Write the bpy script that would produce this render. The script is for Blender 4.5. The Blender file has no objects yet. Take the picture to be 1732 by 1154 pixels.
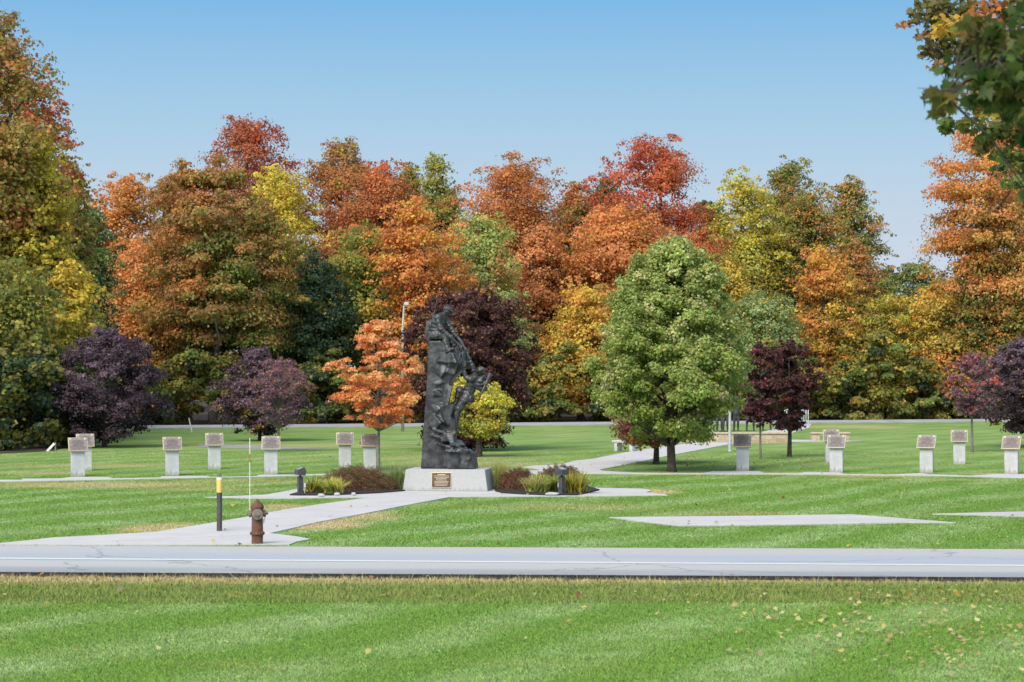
import bpy, bmesh, math, random
import numpy as np
from mathutils import Vector, Matrix, Euler

S = bpy.context.scene
COL = S.collection
PI = math.pi
# ------------------------------------------------------------------ camera
FPX, HZ, CX, EYE = 3600.0, 640.0, 866.0, 2.8
cam = bpy.data.cameras.new('camera'); camo = bpy.data.objects.new('camera', cam); COL.objects.link(camo)
camo.location = (0, 0, EYE); camo.rotation_euler = (PI/2, 0, 0)
cam.sensor_width = 36; cam.lens = 36*FPX/1732; cam.shift_y = (HZ-577)/1732
cam.clip_end = 5000; cam.clip_start = 0.1
cam.dof.use_dof = True; cam.dof.focus_distance = 52; cam.dof.aperture_fstop = 5.0
S.camera = camo
# ------------------------------------------------------------------ light
SUN_EL, SUN_AZ = math.radians(45), math.radians(-150)   # azimuth measured from +Y, clockwise; -150 = behind camera, left
w = bpy.data.worlds.new("World"); S.world = w; w.use_nodes = True
nt = w.node_tree; nt.nodes.clear()
sky = nt.nodes.new('ShaderNodeTexSky'); sky.sky_type = 'NISHITA'; sky.sun_disc = False
sky.sun_elevation = SUN_EL; sky.sun_rotation = SUN_AZ
sky.altitude = 0; sky.air_density = 1.0; sky.dust_density = 0.6; sky.ozone_density = 2.0
bg = nt.nodes.new('ShaderNodeBackground'); bg.inputs[1].default_value = 0.15
out = nt.nodes.new('ShaderNodeOutputWorld')
tc = nt.nodes.new('ShaderNodeTexCoord'); sp = nt.nodes.new('ShaderNodeSeparateXYZ')
nt.links.new(tc.outputs['Generated'], sp.inputs[0])
rp = nt.nodes.new('ShaderNodeValToRGB')
rp.color_ramp.interpolation = 'B_SPLINE'
e = rp.color_ramp.elements; k_ = 1.0
e[0].position = 0.0; e[0].color = (.66*k_, .72*k_, .80*k_, 1)
e[1].position = 0.30; e[1].color = (.12*k_, .40*k_, .78*k_, 1)
for p, c in ((0.06, (.60, .68, .80)), (0.095, (.49, .65, .80)), (0.122, (.39, .61, .80)), (0.15, (.30, .55, .80)), (0.18, (.19, .475, .80))):
    q = e.new(p); q.color = (*[x*k_ for x in c], 1)
nt.links.new(sp.outputs[2], rp.inputs[0])
mr = nt.nodes.new('ShaderNodeMapRange'); nt.links.new(sp.outputs[2], mr.inputs[0])
for a_, b_ in ((1, .2), (2, .5), (3, 0.0), (4, 1.0)): mr.inputs[a_].default_value = b_
mx = nt.nodes.new('ShaderNodeMix'); mx.data_type = 'RGBA'; nt.links.new(mr.outputs[0], mx.inputs[0])
sk = nt.nodes.new('ShaderNodeVectorMath'); sk.operation = 'SCALE'; sk.inputs[3].default_value = 2.86
nt.links.new(rp.outputs[0], sk.inputs[0]); nt.links.new(sk.outputs[0], mx.inputs[6]); wm = nt.nodes.new('ShaderNodeMix'); wm.data_type = 'RGBA'; wm.blend_type = 'MULTIPLY'; wm.inputs[0].default_value = 1; wm.inputs[7].default_value = (1.25, 1.0, .72, 1)   # thin high haze overhead whitens the light
nt.links.new(sky.outputs[0], wm.inputs[6]); nt.links.new(wm.outputs[2], mx.inputs[7])
nt.links.new(mx.outputs[2], bg.inputs[0]); nt.links.new(bg.outputs[0], out.inputs[0])
sl = bpy.data.lights.new('sun', 'SUN'); sl.energy = 1.5; sl.angle = math.radians(40); sl.color = (1, 0.94, 0.85)
so = bpy.data.objects.new('sun', sl); COL.objects.link(so)
sd = Vector((math.sin(SUN_AZ)*math.cos(SUN_EL), math.cos(SUN_AZ)*math.cos(SUN_EL), math.sin(SUN_EL)))
so.rotation_euler = sd.to_track_quat('Z', 'Y').to_euler(); so.location = (0, 0, 50)
S.view_settings.view_transform = 'Standard'; S.view_settings.look = 'None'
S.view_settings.gamma = 1; S.view_settings.exposure = 1.22
S.render.engine = 'CYCLES'
S.cycles.max_bounces = 6; S.cycles.transparent_max_bounces = 4

# ------------------------------------------------------------------ helpers
def D_of(py, z=0.0): return FPX*(EYE-z)/(py-HZ)
def X_of(px, D): return (px-CX)*D/FPX
def Z_of(py, D): return EYE-(py-HZ)*D/FPX
def G(px, py, z=0.0):
    D = D_of(py, z); return Vector((X_of(px, D), D, z))

def tag(o, label=None, cat=None, group=None, kind=None):
    if label: o['label'] = label
    if cat: o['category'] = cat
    if group: o['group'] = group
    if kind: o['kind'] = kind
    return o
def empty(name, loc, rz=0.0):
    o = bpy.data.objects.new(name, None); COL.objects.link(o)
    o.location = loc; o.rotation_euler = (0, 0, rz); o.empty_display_size = .2
    return o
def copy_tree(o, parent=None):
    c = o.copy(); COL.objects.link(c); c.parent = parent
    for ch in list(o.children): copy_tree(ch, c)
    return c

class NP:      # numpy mesh accumulator of equal-size polygons with colours
    def __init__(s): s.v = []; s.f = []; s.c = []; s.n = 0
    def add(s, V, F, C=None):
        V = np.asarray(V, float).reshape(-1, 3); F = np.asarray(F, int)
        s.v.append(V); s.f.append(F+s.n); s.n += len(V)
        if C is not None: s.c.append(np.asarray(C, float).reshape(-1, 3))
    def build(s, name, m, parent=None, smooth=False):
        me = bpy.data.meshes.new(name)
        V = np.concatenate(s.v)
        loops = np.concatenate([f.ravel() for f in s.f]); ks = np.concatenate([np.full(len(f), f.shape[1]) for f in s.f])
        st = np.concatenate([[0], np.cumsum(ks)[:-1]])
        me.vertices.add(len(V)); me.loops.add(len(loops)); me.polygons.add(len(ks))
        me.vertices.foreach_set('co', V.astype(np.float32).ravel())
        me.loops.foreach_set('vertex_index', loops.astype(np.int32))
        me.polygons.foreach_set('loop_start', st.astype(np.int32))
        if smooth: me.polygons.foreach_set('use_smooth', np.ones(len(ks), bool))
        me.update(calc_edges=True)
        if s.c:
            C = np.concatenate(s.c); a = me.color_attributes.new('Col', 'FLOAT_COLOR', 'POINT')
            a.data.foreach_set('color', np.concatenate([C, np.ones((len(C), 1))], 1).astype(np.float32).ravel())
        me.materials.append(m)
        o = bpy.data.objects.new(name, me); COL.objects.link(o); o.parent = parent
        return o

class BM:      # bmesh builder
    def __init__(s): s.b = bmesh.new()
    def box(s, c, d, rot=None, taper=1.0, bev=0.0, jit=0, rng=None):
        r = bmesh.ops.create_cube(s.b, size=1.0); vs = r['verts']
        for v in vs:
            t = taper if v.co.z > 0 else 1.0
            v.co = Vector((v.co.x*d[0]*t, v.co.y*d[1]*t, v.co.z*d[2]))
            if jit: v.co += Vector([rng.uniform(-jit, jit)*x for x in d])
        if bev:
            es = set(e for v in vs for e in v.link_edges)
            g = bmesh.ops.bevel(s.b, geom=list(es), offset=bev, segments=2, affect='EDGES', profile=.6)
            vs = list(set(v for f in g['faces'] for v in f.verts) | set(v for v in vs if v.is_valid))
        if rot is not None:
            M = Euler(rot).to_matrix()
            for v in vs: v.co = M @ v.co
        for v in vs: v.co += Vector(c)
        return s
    def tube(s, pts, rad, n=8, cap=True):
        pts = [Vector(p) for p in pts]; rings = []
        if not hasattr(rad, '__len__'): rad = [rad]*len(pts)
        up = Vector((0, 0, 1))
        for i, p in enumerate(pts):
            t = (pts[min(i+1, len(pts)-1)]-pts[max(i-1, 0)]).normalized()
            a = t.cross(Vector((0.013, 1, 0.021)) if abs(t.y) < .95 else Vector((1, 0, 0))).normalized(); b = t.cross(a)
            rings.append([s.b.verts.new(p+(a*math.cos(2*PI*k/n)+b*math.sin(2*PI*k/n))*rad[i]) for k in range(n)])
        for r0, r1 in zip(rings, rings[1:]):
            for k in range(n): s.b.faces.new((r0[k], r0[(k+1) % n], r1[(k+1) % n], r1[k]))
        if cap:
            s.b.faces.new(rings[0][::-1]); s.b.faces.new(rings[-1])
        return s
    def lathe(s, prof, n=24, c=(0, 0, 0), axis='Z'):
        rings = []
        for r, z in prof:
            ring = []
            for k in range(n):
                a = 2*PI*k/n; p = Vector((r*math.cos(a), r*math.sin(a), z))
                if axis == 'Y': p = Vector((p.x, -p.z, p.y))     # profile z points to -Y
                if axis == 'X': p = Vector((p.z, p.x, p.y))
                if axis == '-X': p = Vector((-p.z, p.x, p.y))
                ring.append(s.b.verts.new(p+Vector(c)))
            rings.append(ring)
        for r0, r1 in zip(rings, rings[1:]):
            for k in range(n): s.b.faces.new((r0[k], r0[(k+1) % n], r1[(k+1) % n], r1[k]))
        s.b.faces.new(rings[0][::-1]); s.b.faces.new(rings[-1])
        return s
    def ball(s, c, r, sub=2, rot=None):
        g = bmesh.ops.create_icosphere(s.b, subdivisions=sub, radius=1.0)
        if not hasattr(r, '__len__'): r = (r, r, r)
        M = Euler(rot).to_matrix() if rot else Matrix.Identity(3)
        for v in g['verts']: v.co = M @ Vector((v.co.x*r[0], v.co.y*r[1], v.co.z*r[2]))+Vector(c)
        return s
    def limb(s, a, ra, b, rb, n=10):
        a = Vector(a); b = Vector(b); s.tube([a, b], [ra, rb], n); s.ball(a, ra, 2); s.ball(b, rb, 2); return s
    def prism(s, poly, y0, y1):      # poly in xz, extruded in y
        A = [s.b.verts.new((x, y0, z)) for x, z in poly]; B = [s.b.verts.new((x, y1, z)) for x, z in poly]
        n = len(poly)
        s.b.faces.new(A); s.b.faces.new(B[::-1])
        for k in range(n): s.b.faces.new((A[k], B[k], B[(k+1) % n], A[(k+1) % n]))
        return s
    def build(s, name, m, parent=None, smooth=False, remesh=0, smooth_it=0, ang=None):
        bmesh.ops.recalc_face_normals(s.b, faces=s.b.faces)
        me = bpy.data.meshes.new(name); s.b.to_mesh(me); s.b.free()
        if smooth: me.polygons.foreach_set('use_smooth', [True]*len(me.polygons))
        if ang and smooth:
            me.set_sharp_from_angle(angle=math.radians(ang))
        me.materials.append(m)
        o = bpy.data.objects.new(name, me); COL.objects.link(o); o.parent = parent
        if remesh:
            r = o.modifiers.new('remesh', 'REMESH'); r.mode = 'VOXEL'; r.voxel_size = remesh; r.use_smooth_shade = True
            if smooth_it:
                k = o.modifiers.new('smooth', 'SMOOTH'); k.iterations = smooth_it; k.factor = .5
        return o

# ------------------------------------------------------------------ materials
def N(nt, t, **k):
    n = nt.nodes.new(t)
    for a, b in k.items(): setattr(n, a, b)
    return n
def math_(nt, op, a, b=None, c=None):
    n = N(nt, 'ShaderNodeMath', operation=op)
    for i, x in enumerate((a, b, c)):
        if x is None: continue
        if hasattr(x, 'links') or hasattr(x, 'is_output'): nt.links.new(x, n.inputs[i])
        else: n.inputs[i].default_value = x
    return n.outputs[0]
def mixc(nt, f, a, b, mode='MIX'):
    n = N(nt, 'ShaderNodeMix', data_type='RGBA', blend_type=mode)
    for i, x in ((0, f), (6, a), (7, b)):
        if hasattr(x, 'is_output'): nt.links.new(x, n.inputs[i])
        elif i == 0: n.inputs[0].default_value = x
        else: n.inputs[i].default_value = (*x, 1)
    return n.outputs[2]
def noise(nt, vec, scale, detail=3, rough=.55):
    n = N(nt, 'ShaderNodeTexNoise'); n.inputs['Scale'].default_value = scale
    n.inputs['Detail'].default_value = detail; n.inputs['Roughness'].default_value = rough
    if vec is not None: nt.links.new(vec, n.inputs['Vector'])
    return n.outputs[0]
def smooth(nt, x, a, b, c=0.0, d=1.0):
    n = N(nt, 'ShaderNodeMapRange', interpolation_type='SMOOTHSTEP')
    nt.links.new(x, n.inputs[0])
    for i, v in enumerate((a, b, c, d)): n.inputs[i+1].default_value = v
    return n.outputs[0]
def newmat(name):
    m = bpy.data.materials.new(name); m.use_nodes = True; nt = m.node_tree
    return m, nt, nt.nodes['Principled BSDF']
def pos(nt): return N(nt, 'ShaderNodeNewGeometry').outputs['Position']
def objc(nt): return N(nt, 'ShaderNodeTexCoord').outputs['Object']
def mapv(nt, v, scale=(1, 1, 1), rot=(0, 0, 0)):
    n = N(nt, 'ShaderNodeMapping'); nt.links.new(v, n.inputs[0])
    n.inputs['Scale'].default_value = scale; n.inputs['Rotation'].default_value = rot
    return n.outputs[0]
def bump(nt, h, bs, strength=.3, dist=.02):
    b = N(nt, 'ShaderNodeBump'); b.inputs['Strength'].default_value = strength; b.inputs['Distance'].default_value = dist
    nt.links.new(h, b.inputs['Height']); nt.links.new(b.outputs[0], bs.inputs['Normal'])
def simple(name, c1, c2, scale=6, rough=.7, metal=0.0, bmp=0.0, detail=4, coords='obj', spec=.4, bscale=None):
    m, nt, bs = newmat(name); v = objc(nt) if coords == 'obj' else pos(nt)
    f = smooth(nt, noise(nt, v, scale, detail, .6), .3, .7)
    nt.links.new(mixc(nt, f, c1, c2), bs.inputs['Base Color'])
    bs.inputs['Roughness'].default_value = rough; bs.inputs['Metallic'].default_value = metal
    bs.inputs['Specular IOR Level'].default_value = spec
    if bmp: bump(nt, noise(nt, v, bscale or scale*4, 4), bs, bmp, .01)
    return m

def grime(m, z0, z1, k=.5):      # splash dirt on the foot of a block
    nt = m.node_tree; bs = nt.nodes['Principled BSDF']; l = bs.inputs['Base Color'].links[0]; src = l.from_socket
    sp_ = N(nt, 'ShaderNodeSeparateXYZ'); nt.links.new(objc(nt), sp_.inputs[0])
    zz = math_(nt, 'ADD', sp_.outputs[2], math_(nt, 'MULTIPLY_ADD', noise(nt, mapv(nt, objc(nt), (1, 1, .25)), 14, 4), (z1-z0)*2.5, -(z1-z0)*1.25))
    nt.links.new(mixc(nt, smooth(nt, zz, z0, z1, k, 0), src, (.20, .185, .15)), bs.inputs['Base Color'])
def leaf_mat(name, trans=.3, rough=.55, spec=.35):
    m, nt, bs = newmat(name)
    at = N(nt, 'ShaderNodeAttribute', attribute_name='Col')
    nt.links.new(at.outputs['Color'], bs.inputs['Base Color'])
    bs.inputs['Roughness'].default_value = rough; bs.inputs['Specular IOR Level'].default_value = spec
    tr = N(nt, 'ShaderNodeBsdfTranslucent'); nt.links.new(at.outputs['Color'], tr.inputs[0])
    ms = N(nt, 'ShaderNodeMixShader'); ms.inputs[0].default_value = trans
    nt.links.new(bs.outputs[0], ms.inputs[1]); nt.links.new(tr.outputs[0], ms.inputs[2])
    nt.links.new(ms.outputs[0], nt.nodes['Material Output'].inputs[0])
    return m
M = {}
M['leaf'] = leaf_mat('leaf', .48)
M['blade'] = leaf_mat('grass_blade', .3, .6, .25)
M['bark'] = simple('bark', (.045, .035, .028), (.12, .10, .085), 9, .9, bmp=.6)
M['bark_grey'] = simple('bark_grey', (.12, .11, .10), (.24, .22, .20), 12, .9, bmp=.5)
M['bark_dark'] = simple('bark_dark', (.02, .016, .014), (.06, .05, .045), 9, .9, bmp=.5)
M['bronze'] = simple('bronze', (.034, .035, .037), (.11, .113, .12), 5, .45, .4, bmp=.35, bscale=9)
M['granite'] = simple('granite', (.36, .37, .375), (.50, .51, .51), 60, .75, bmp=.15)
M['ped'] = simple('pedestal_concrete', (.46, .475, .50), (.60, .61, .64), 3.2, .8, bmp=.12, bscale=30)
M['plaque'] = simple('plaque_bronze', (.20, .18, .175), (.29, .265, .255), 14, .5, .2)
M['plaque_brown'] = simple('plaque_brown', (.09, .055, .035), (.14, .09, .06), 14, .45, .3)
M['gold'] = simple('plaque_border', (.58, .49, .33), (.70, .60, .42), 20, .45, .3)
M['rust'] = simple('rusty_hydrant_paint', (.10, .045, .032), (.19, .095, .065), 11, .8, bmp=.5, bscale=40)
M['rust_grey'] = simple('faded_hydrant_cap', (.14, .12, .09), (.26, .235, .19), 14, .75, bmp=.4, bscale=40)
M['dark_metal'] = simple('dark_painted_metal', (.05, .05, .058), (.09, .09, .10), 12, .55, spec=.4)
M['bollard'] = simple('bollard_sleeve', (.06, .055, .06), (.09, .085, .09), 14, .6)
M['yellow'] = simple('yellow_band', (.72, .52, .12), (.78, .60, .18), 14, .6)
M['white'] = simple('white_paint', (.72, .72, .70), (.80, .80, .79), 14, .55)
M['lamp_white'] = simple('pale_metal', (.40, .42, .44), (.54, .56, .57), 10, .5)
M['red'] = simple('red_band', (.45, .07, .04), (.55, .10, .06), 14, .6)
M['glass'] = simple('lamp_glass', (.25, .28, .30), (.35, .37, .4), 14, .15, spec=.8)
M['mulch'] = simple('mulch', (.010, .009, .009), (.045, .038, .036), 30, .95, bmp=1.0, coords='pos', bscale=40)
M['stone_white'] = simple('white_stone', (.36, .36, .35), (.52, .52, .50), 14, .8)
M['forest_floor'] = simple('forest_floor', (.02, .016, .01), (.07, .05, .025), 1.2, 1, bmp=.5, coords='pos')

grime(M['ped'], 0.0, .16, .55); grime(M['granite'], 0.0, .10, .4)
def concrete_mat(name, a, b):
    m, nt, bs = newmat(name); v = pos(nt)
    f = smooth(nt, noise(nt, v, .9, 6, .65), .3, .7)
    c = mixc(nt, f, a, b)
    f2 = smooth(nt, noise(nt, v, 26, 3), .35, .65)
    c = mixc(nt, math_(nt, 'MULTIPLY', f2, .18), c, tuple(x*.7 for x in a))
    sx = N(nt, 'ShaderNodeSeparateXYZ'); nt.links.new(mapv(nt, v, rot=(0, 0, math.radians(-33))), sx.inputs[0])
    j = math_(nt, 'PINGPONG', sx.outputs[1], .9)
    c = mixc(nt, smooth(nt, j, 0.0, .035, .55, 0), c, tuple(x*.45 for x in a))
    nt.links.new(c, bs.inputs['Base Color']); bs.inputs['Roughness'].default_value = .85
    bump(nt, noise(nt, v, 60), bs, .15, .005)
    return m
M['concrete'] = concrete_mat('path_concrete', (.49, .48, .475), (.57, .555, .555))

# grass colour shared by the lawn sheet and the blades standing on it
BROWN = []     # (x, y, rx, ry, strength)
def bs_(px, py, rpx, rD, s=1.0):
    g = G(px, py); BROWN.append((g.x, g.y, 1.25*rpx*g.y/FPX, 1.25*rD, s))
for a in ((540, 887, 75, 1.6), (620, 873, 60, 1.4, .8), (470, 858, 45, 1.2, .7), (290, 893, 90, 1.3, .8), (90, 918, 80, .5, .8), (160, 820, 190, 1.6, .75),
          (420, 815, 150, 1.3, .35), (1110, 832, 38, 1.1), (760, 775, 120, 3, .4), (1560, 812, 160, .5, .4), (980, 858, 130, 1.2, .35), (60, 800, 90, 1.2, .5), (360, 828, 120, .9, .4), (600, 812, 60, .8, .4), (1230, 868, 120, .7, .3), (1300, 872, 250, .5, .15), (1480, 805, 90, .9, .7), (1690, 802, 60, .8, .7), (1350, 800, 60, .7, .6),
          (820, 786, 160, 2.0, .45), (500, 754, 200, 2.5, .45), (1440, 722, 90, 4, .6), (150, 788, 160, 1.8, .35), (1180, 799, 90, .9, .5)):
    bs_(*a)
def grass_colour(nt):
    v = pos(nt); sx = N(nt, 'ShaderNodeSeparateXYZ'); nt.links.new(v, sx.inputs[0])
    X, Y = sx.outputs[0], sx.outputs[1]
    # mowing stripes
    wob = noise(nt, mapv(nt, v, (.12, .05, 1)), 1, 2)
    r = N(nt, 'ShaderNodeSeparateXYZ'); nt.links.new(mapv(nt, v, rot=(0, 0, math.radians(29))), r.inputs[0])
    ph = math_(nt, 'ADD', math_(nt, 'MULTIPLY', r.outputs[0], PI/1.05), math_(nt, 'MULTIPLY', wob, 12.0))
    st = smooth(nt, math_(nt, 'ADD', math_(nt, 'SINE', ph), math_(nt, 'MULTIPLY_ADD', noise(nt, v, .35, 3), 1.8, -.9)), -.8, .8)
    n1 = smooth(nt, noise(nt, v, .55, 4, .6), .3, .7)
    n2 = smooth(nt, noise(nt, mapv(nt, v, (5, 2, 1), (0, 0, math.radians(29))), 1.6, 3), .3, .7)
    n3 = smooth(nt, noise(nt, v, 38, 3, .7), .3, .7)
    stamt = math_(nt, 'MULTIPLY', math_(nt, 'MULTIPLY', st, smooth(nt, Y, 60, 110, 1.0, .8)), math_(nt, 'MULTIPLY_ADD', n1, .8, .15))
    c = mixc(nt, stamt, (.145, .268, .045), (.31, .435, .185))
    c = mixc(nt, math_(nt, 'MULTIPLY', n2, .35), c, (.14, .27, .05))
    n5 = smooth(nt, noise(nt, mapv(nt, v, (3.0, 1.2, 1)), 1.4, 5, .75), .38, .62)
    c = mixc(nt, math_(nt, 'MULTIPLY', n5, .30), c, (.105, .20, .03))
    # yellowish patches
    n4 = smooth(nt, noise(nt, mapv(nt, v, (.5, .9, 1)), .5, 5, .65), .52, .78)
    c = mixc(nt, math_(nt, 'MULTIPLY', n4, .5), c, (.29, .30, .10))
    n6 = smooth(nt, noise(nt, mapv(nt, v, (.35, .22, 1)), .6, 6, .7), .35, .65)
    c = mixc(nt, math_(nt, 'MULTIPLY', smooth(nt, Y, 56, 80, 0.0, .55), n6), c, (.36, .43, .17))
    n7 = smooth(nt, noise(nt, mapv(nt, v, (1.0, .5, 1)), 1.0, 5, .8), .45, .6)
    c = mixc(nt, math_(nt, 'MULTIPLY', smooth(nt, Y, 56, 80, 0.0, .18), n7), c, (.14, .24, .05))
    # straw patches
    dist = math_(nt, 'MULTIPLY_ADD', noise(nt, v, 1.1, 5, .7), 1.3, -.65)
    tot = None
    for (x, y, rx, ry, s) in BROWN:
        a = math_(nt, 'DIVIDE', math_(nt, 'SUBTRACT', X, x), rx); b = math_(nt, 'DIVIDE', math_(nt, 'SUBTRACT', Y, y), ry)
        d = math_(nt, 'ADD', math_(nt, 'SQRT', math_(nt, 'ADD', math_(nt, 'MULTIPLY', a, a), math_(nt, 'MULTIPLY', b, b))), dist)
        k = smooth(nt, d, .25, 1.25, s, 0.0)
        tot = k if tot is None else math_(nt, 'MAXIMUM', tot, k)
    c = mixc(nt, tot, c, (.50, .39, .21))
    # rough verge in front of the road
    yy = math_(nt, 'ADD', Y, math_(nt, 'MULTIPLY_ADD', noise(nt, v, 1.4, 4), .35, -.17))
    vg = math_(nt, 'MULTIPLY', smooth(nt, yy, 26.35, 26.6), smooth(nt, yy, 31.5, 31.8, 1, 0))
    nv = smooth(nt, noise(nt, mapv(nt, v, (.7, 1.3, 1)), 1.6, 5, .7), .3, .7)
    edge = smooth(nt, yy, 28.2, 29.7)
    nv2 = math_(nt, 'MAXIMUM', math_(nt, 'MULTIPLY', nv, .35), edge)
    vc = mixc(nt, nv2, (.11, .19, .03), (.42, .34, .17))
    c = mixc(nt, vg, c, vc)
    c = mixc(nt, math_(nt, 'MULTIPLY', n3, .25), c, (.07, .13, .02), 'MIX')
    return c, v
m, nt, bs = newmat('lawn_grass'); c, v = grass_colour(nt)
nt.links.new(c, bs.inputs['Base Color']); bs.inputs['Roughness'].default_value = .9; bs.inputs['Specular IOR Level'].default_value = .15
bump(nt, noise(nt, v, 45, 4, .7), bs, .5, .03); M['lawn'] = m
m, nt, bs = newmat('grass_blade_lawn'); c, v = grass_colour(nt)
at = N(nt, 'ShaderNodeAttribute', attribute_name='Col')
c = mixc(nt, 1.0, c, at.outputs['Color'], 'MULTIPLY')
nt.links.new(c, bs.inputs['Base Color']); bs.inputs['Roughness'].default_value = .7; bs.inputs['Specular IOR Level'].default_value = .15
gn = N(nt, 'ShaderNodeNewGeometry').outputs['Normal']; vm = N(nt, 'ShaderNodeVectorMath', operation='MULTIPLY_ADD'); nt.links.new(gn, vm.inputs[0])
vm.inputs[1].default_value = (.3, .3, .3); vm.inputs[2].default_value = (0, 0, .9); nt.links.new(vm.outputs[0], bs.inputs['Normal'])
tr = N(nt, 'ShaderNodeBsdfTranslucent'); nt.links.new(c, tr.inputs[0]); ms = N(nt, 'ShaderNodeMixShader'); ms.inputs[0].default_value = .12
nt.links.new(bs.outputs[0], ms.inputs[1]); nt.links.new(tr.outputs[0], ms.inputs[2]); nt.links.new(ms.outputs[0], nt.nodes['Material Output'].inputs[0])
M['lawnblade'] = m

# ------------------------------------------------------------------ ground, roads, paths
def sheet(name, pts, z, m, thick=0.0, kind='structure', m2=None):
    b = bmesh.new(); vs = [b.verts.new((p[0], p[1], z)) for p in pts]; f = b.faces.new(vs)
    if f.normal.z < 0 or True:
        b.normal_update()
        if f.normal.z < 0: bmesh.ops.reverse_faces(b, faces=[f])
    if thick:
        g = bmesh.ops.extrude_face_region(b, geom=[f])
        for v in [x for x in g['geom'] if isinstance(x, bmesh.types.BMVert)]: v.co.z = z-thick
        bmesh.ops.recalc_face_normals(b, faces=b.faces)
    bmesh.ops.triangulate(b, faces=[f for f in b.faces if len(f.verts) > 4])
    if m2:
        b.normal_update()
        for f in b.faces: f.material_index = 0 if f.normal.z > .5 else 1
    me = bpy.data.meshes.new(name); b.to_mesh(me); b.free(); me.materials.append(m)
    if m2: me.materials.append(m2)
    o = bpy.data.objects.new(name, me); COL.objects.link(o); tag(o, kind=kind)
    return o
def PG(l): return [G(*p) for p in l]

sheet('ground', [(-1500, -60), (1500, -60), (1500, 3000), (-1500, 3000)], 0, M['lawn'])
M['lip_shade'] = simple('shaded_road_lip', (.018, .017, .017), (.07, .065, .06), 25, .95, bmp=.8, coords='pos')  # road lip colour, with the shade of the edge drop painted in
# road in front: two slightly different straight edges
RZ = .05
def edge(pA, pB, z):
    a = G(pA[0], pA[1], z); b = G(pB[0], pB[1], z); d = (b-a)/(b.x-a.x)
    return a+d*(-60-a.x), a+d*(60-a.x)
n0, n1 = edge((0, 967.5), (1732, 976.5), RZ); f0, f1 = edge((0, 923), (1732, 929), RZ)
m, nt, bs = newmat('road_asphalt'); v = pos(nt)
# across-road coordinate 0 (near edge) .. 1 (far edge)
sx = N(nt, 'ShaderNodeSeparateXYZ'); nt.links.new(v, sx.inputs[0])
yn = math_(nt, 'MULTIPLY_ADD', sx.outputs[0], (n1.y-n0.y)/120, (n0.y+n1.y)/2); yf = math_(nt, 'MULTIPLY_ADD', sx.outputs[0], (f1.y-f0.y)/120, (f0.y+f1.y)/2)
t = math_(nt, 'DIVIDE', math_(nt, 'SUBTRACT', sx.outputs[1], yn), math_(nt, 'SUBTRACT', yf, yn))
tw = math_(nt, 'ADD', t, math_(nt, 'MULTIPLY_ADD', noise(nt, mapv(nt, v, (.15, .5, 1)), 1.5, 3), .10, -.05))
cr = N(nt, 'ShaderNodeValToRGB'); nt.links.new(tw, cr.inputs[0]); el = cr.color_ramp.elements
el[0].position = 0; el[0].color = (0.29, 0.304, 0.331, 1); el[1].position = 1; el[1].color = (0.497, 0.49, 0.483, 1)  # wheel-track wear bands; their blue cast is sky reflection put into the colour
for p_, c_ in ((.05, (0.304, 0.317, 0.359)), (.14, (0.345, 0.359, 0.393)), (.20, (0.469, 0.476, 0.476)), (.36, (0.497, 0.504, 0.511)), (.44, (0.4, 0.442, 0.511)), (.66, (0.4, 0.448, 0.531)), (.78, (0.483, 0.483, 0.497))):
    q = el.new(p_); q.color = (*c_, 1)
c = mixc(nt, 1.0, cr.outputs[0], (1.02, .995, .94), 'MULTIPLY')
pn = smooth(nt, noise(nt, mapv(nt, v, (.16, .45, 1)), 1.2, 4), .5, .68)
c = mixc(nt, math_(nt, 'MULTIPLY', pn, .75), c, (.48, .48, .475))
c = mixc(nt, math_(nt, 'MULTIPLY', smooth(nt, noise(nt, v, 55, 2),   .35, .65), .38), c, (.28, .285, .30))
vo = N(nt, 'ShaderNodeTexVoronoi', feature='DISTANCE_TO_EDGE'); vo.inputs['Scale'].default_value = .16
vv = N(nt, 'ShaderNodeVectorMath', operation='ADD'); nt.links.new(v, vv.inputs[0])
nn = N(nt, 'ShaderNodeTexNoise'); nn.inputs['Scale'].default_value = 1.3; nn.inputs['Detail'].default_value = 5; nt.links.new(v, nn.inputs['Vector'])
nt.links.new(nn.outputs['Color'], vv.inputs[1]); nt.links.new(vv.outputs[0], vo.inputs['Vector'])
c = mixc(nt, smooth(nt, vo.outputs['Distance'], 0.0, .006, .5, 0), c, (.07, .07, .075))
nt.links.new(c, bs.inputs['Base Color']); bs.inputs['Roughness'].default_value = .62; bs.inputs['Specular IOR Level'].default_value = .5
bump(nt, noise(nt, v, 90, 2), bs, .25, .006); M['road'] = m
sheet('road', [n0, n1, f1, f0], RZ, M['road'], .12, m2=M['lip_shade'])  # side faces coloured dark to paint the shade of the drop
l0, l1 = edge((0, 943.2), (1732, 955.5), RZ+.004); k0, k1 = edge((0, 945.4), (1732, 957.6), RZ+.004)
m, nt, bs = newmat('road_paint'); v = pos(nt)
c = mixc(nt, smooth(nt, noise(nt, v, 9, 5, .7), .55, .75), (.66, .66, .66), (.46, .46, .47)); nt.links.new(c, bs.inputs['Base Color']); bs.inputs['Roughness'].default_value = .6
M['paint'] = m
sheet('road_edge_line', [k0, k1, l1, l0], RZ+.004, M['paint'])
# broken asphalt lip below the near road edge, its shadow line painted near-black
rng = random.Random(5)
pts_n = []; pts_f = []
for i in range(161):
    x = -20+40*i/160; y = n0.y+(n1.y-n0.y)*(x+60)/120
    pts_f.append((x, y+.02)); pts_n.append((x, y-.10-rng.uniform(0, .16)))
sheet('road_lip_shade', pts_n+pts_f[::-1], .012, M['lip_shade'])
M['gravel'] = simple('gravel', (.20, .20, .20), (.38, .37, .36), 16, .95, bmp=.8, coords='pos')

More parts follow.
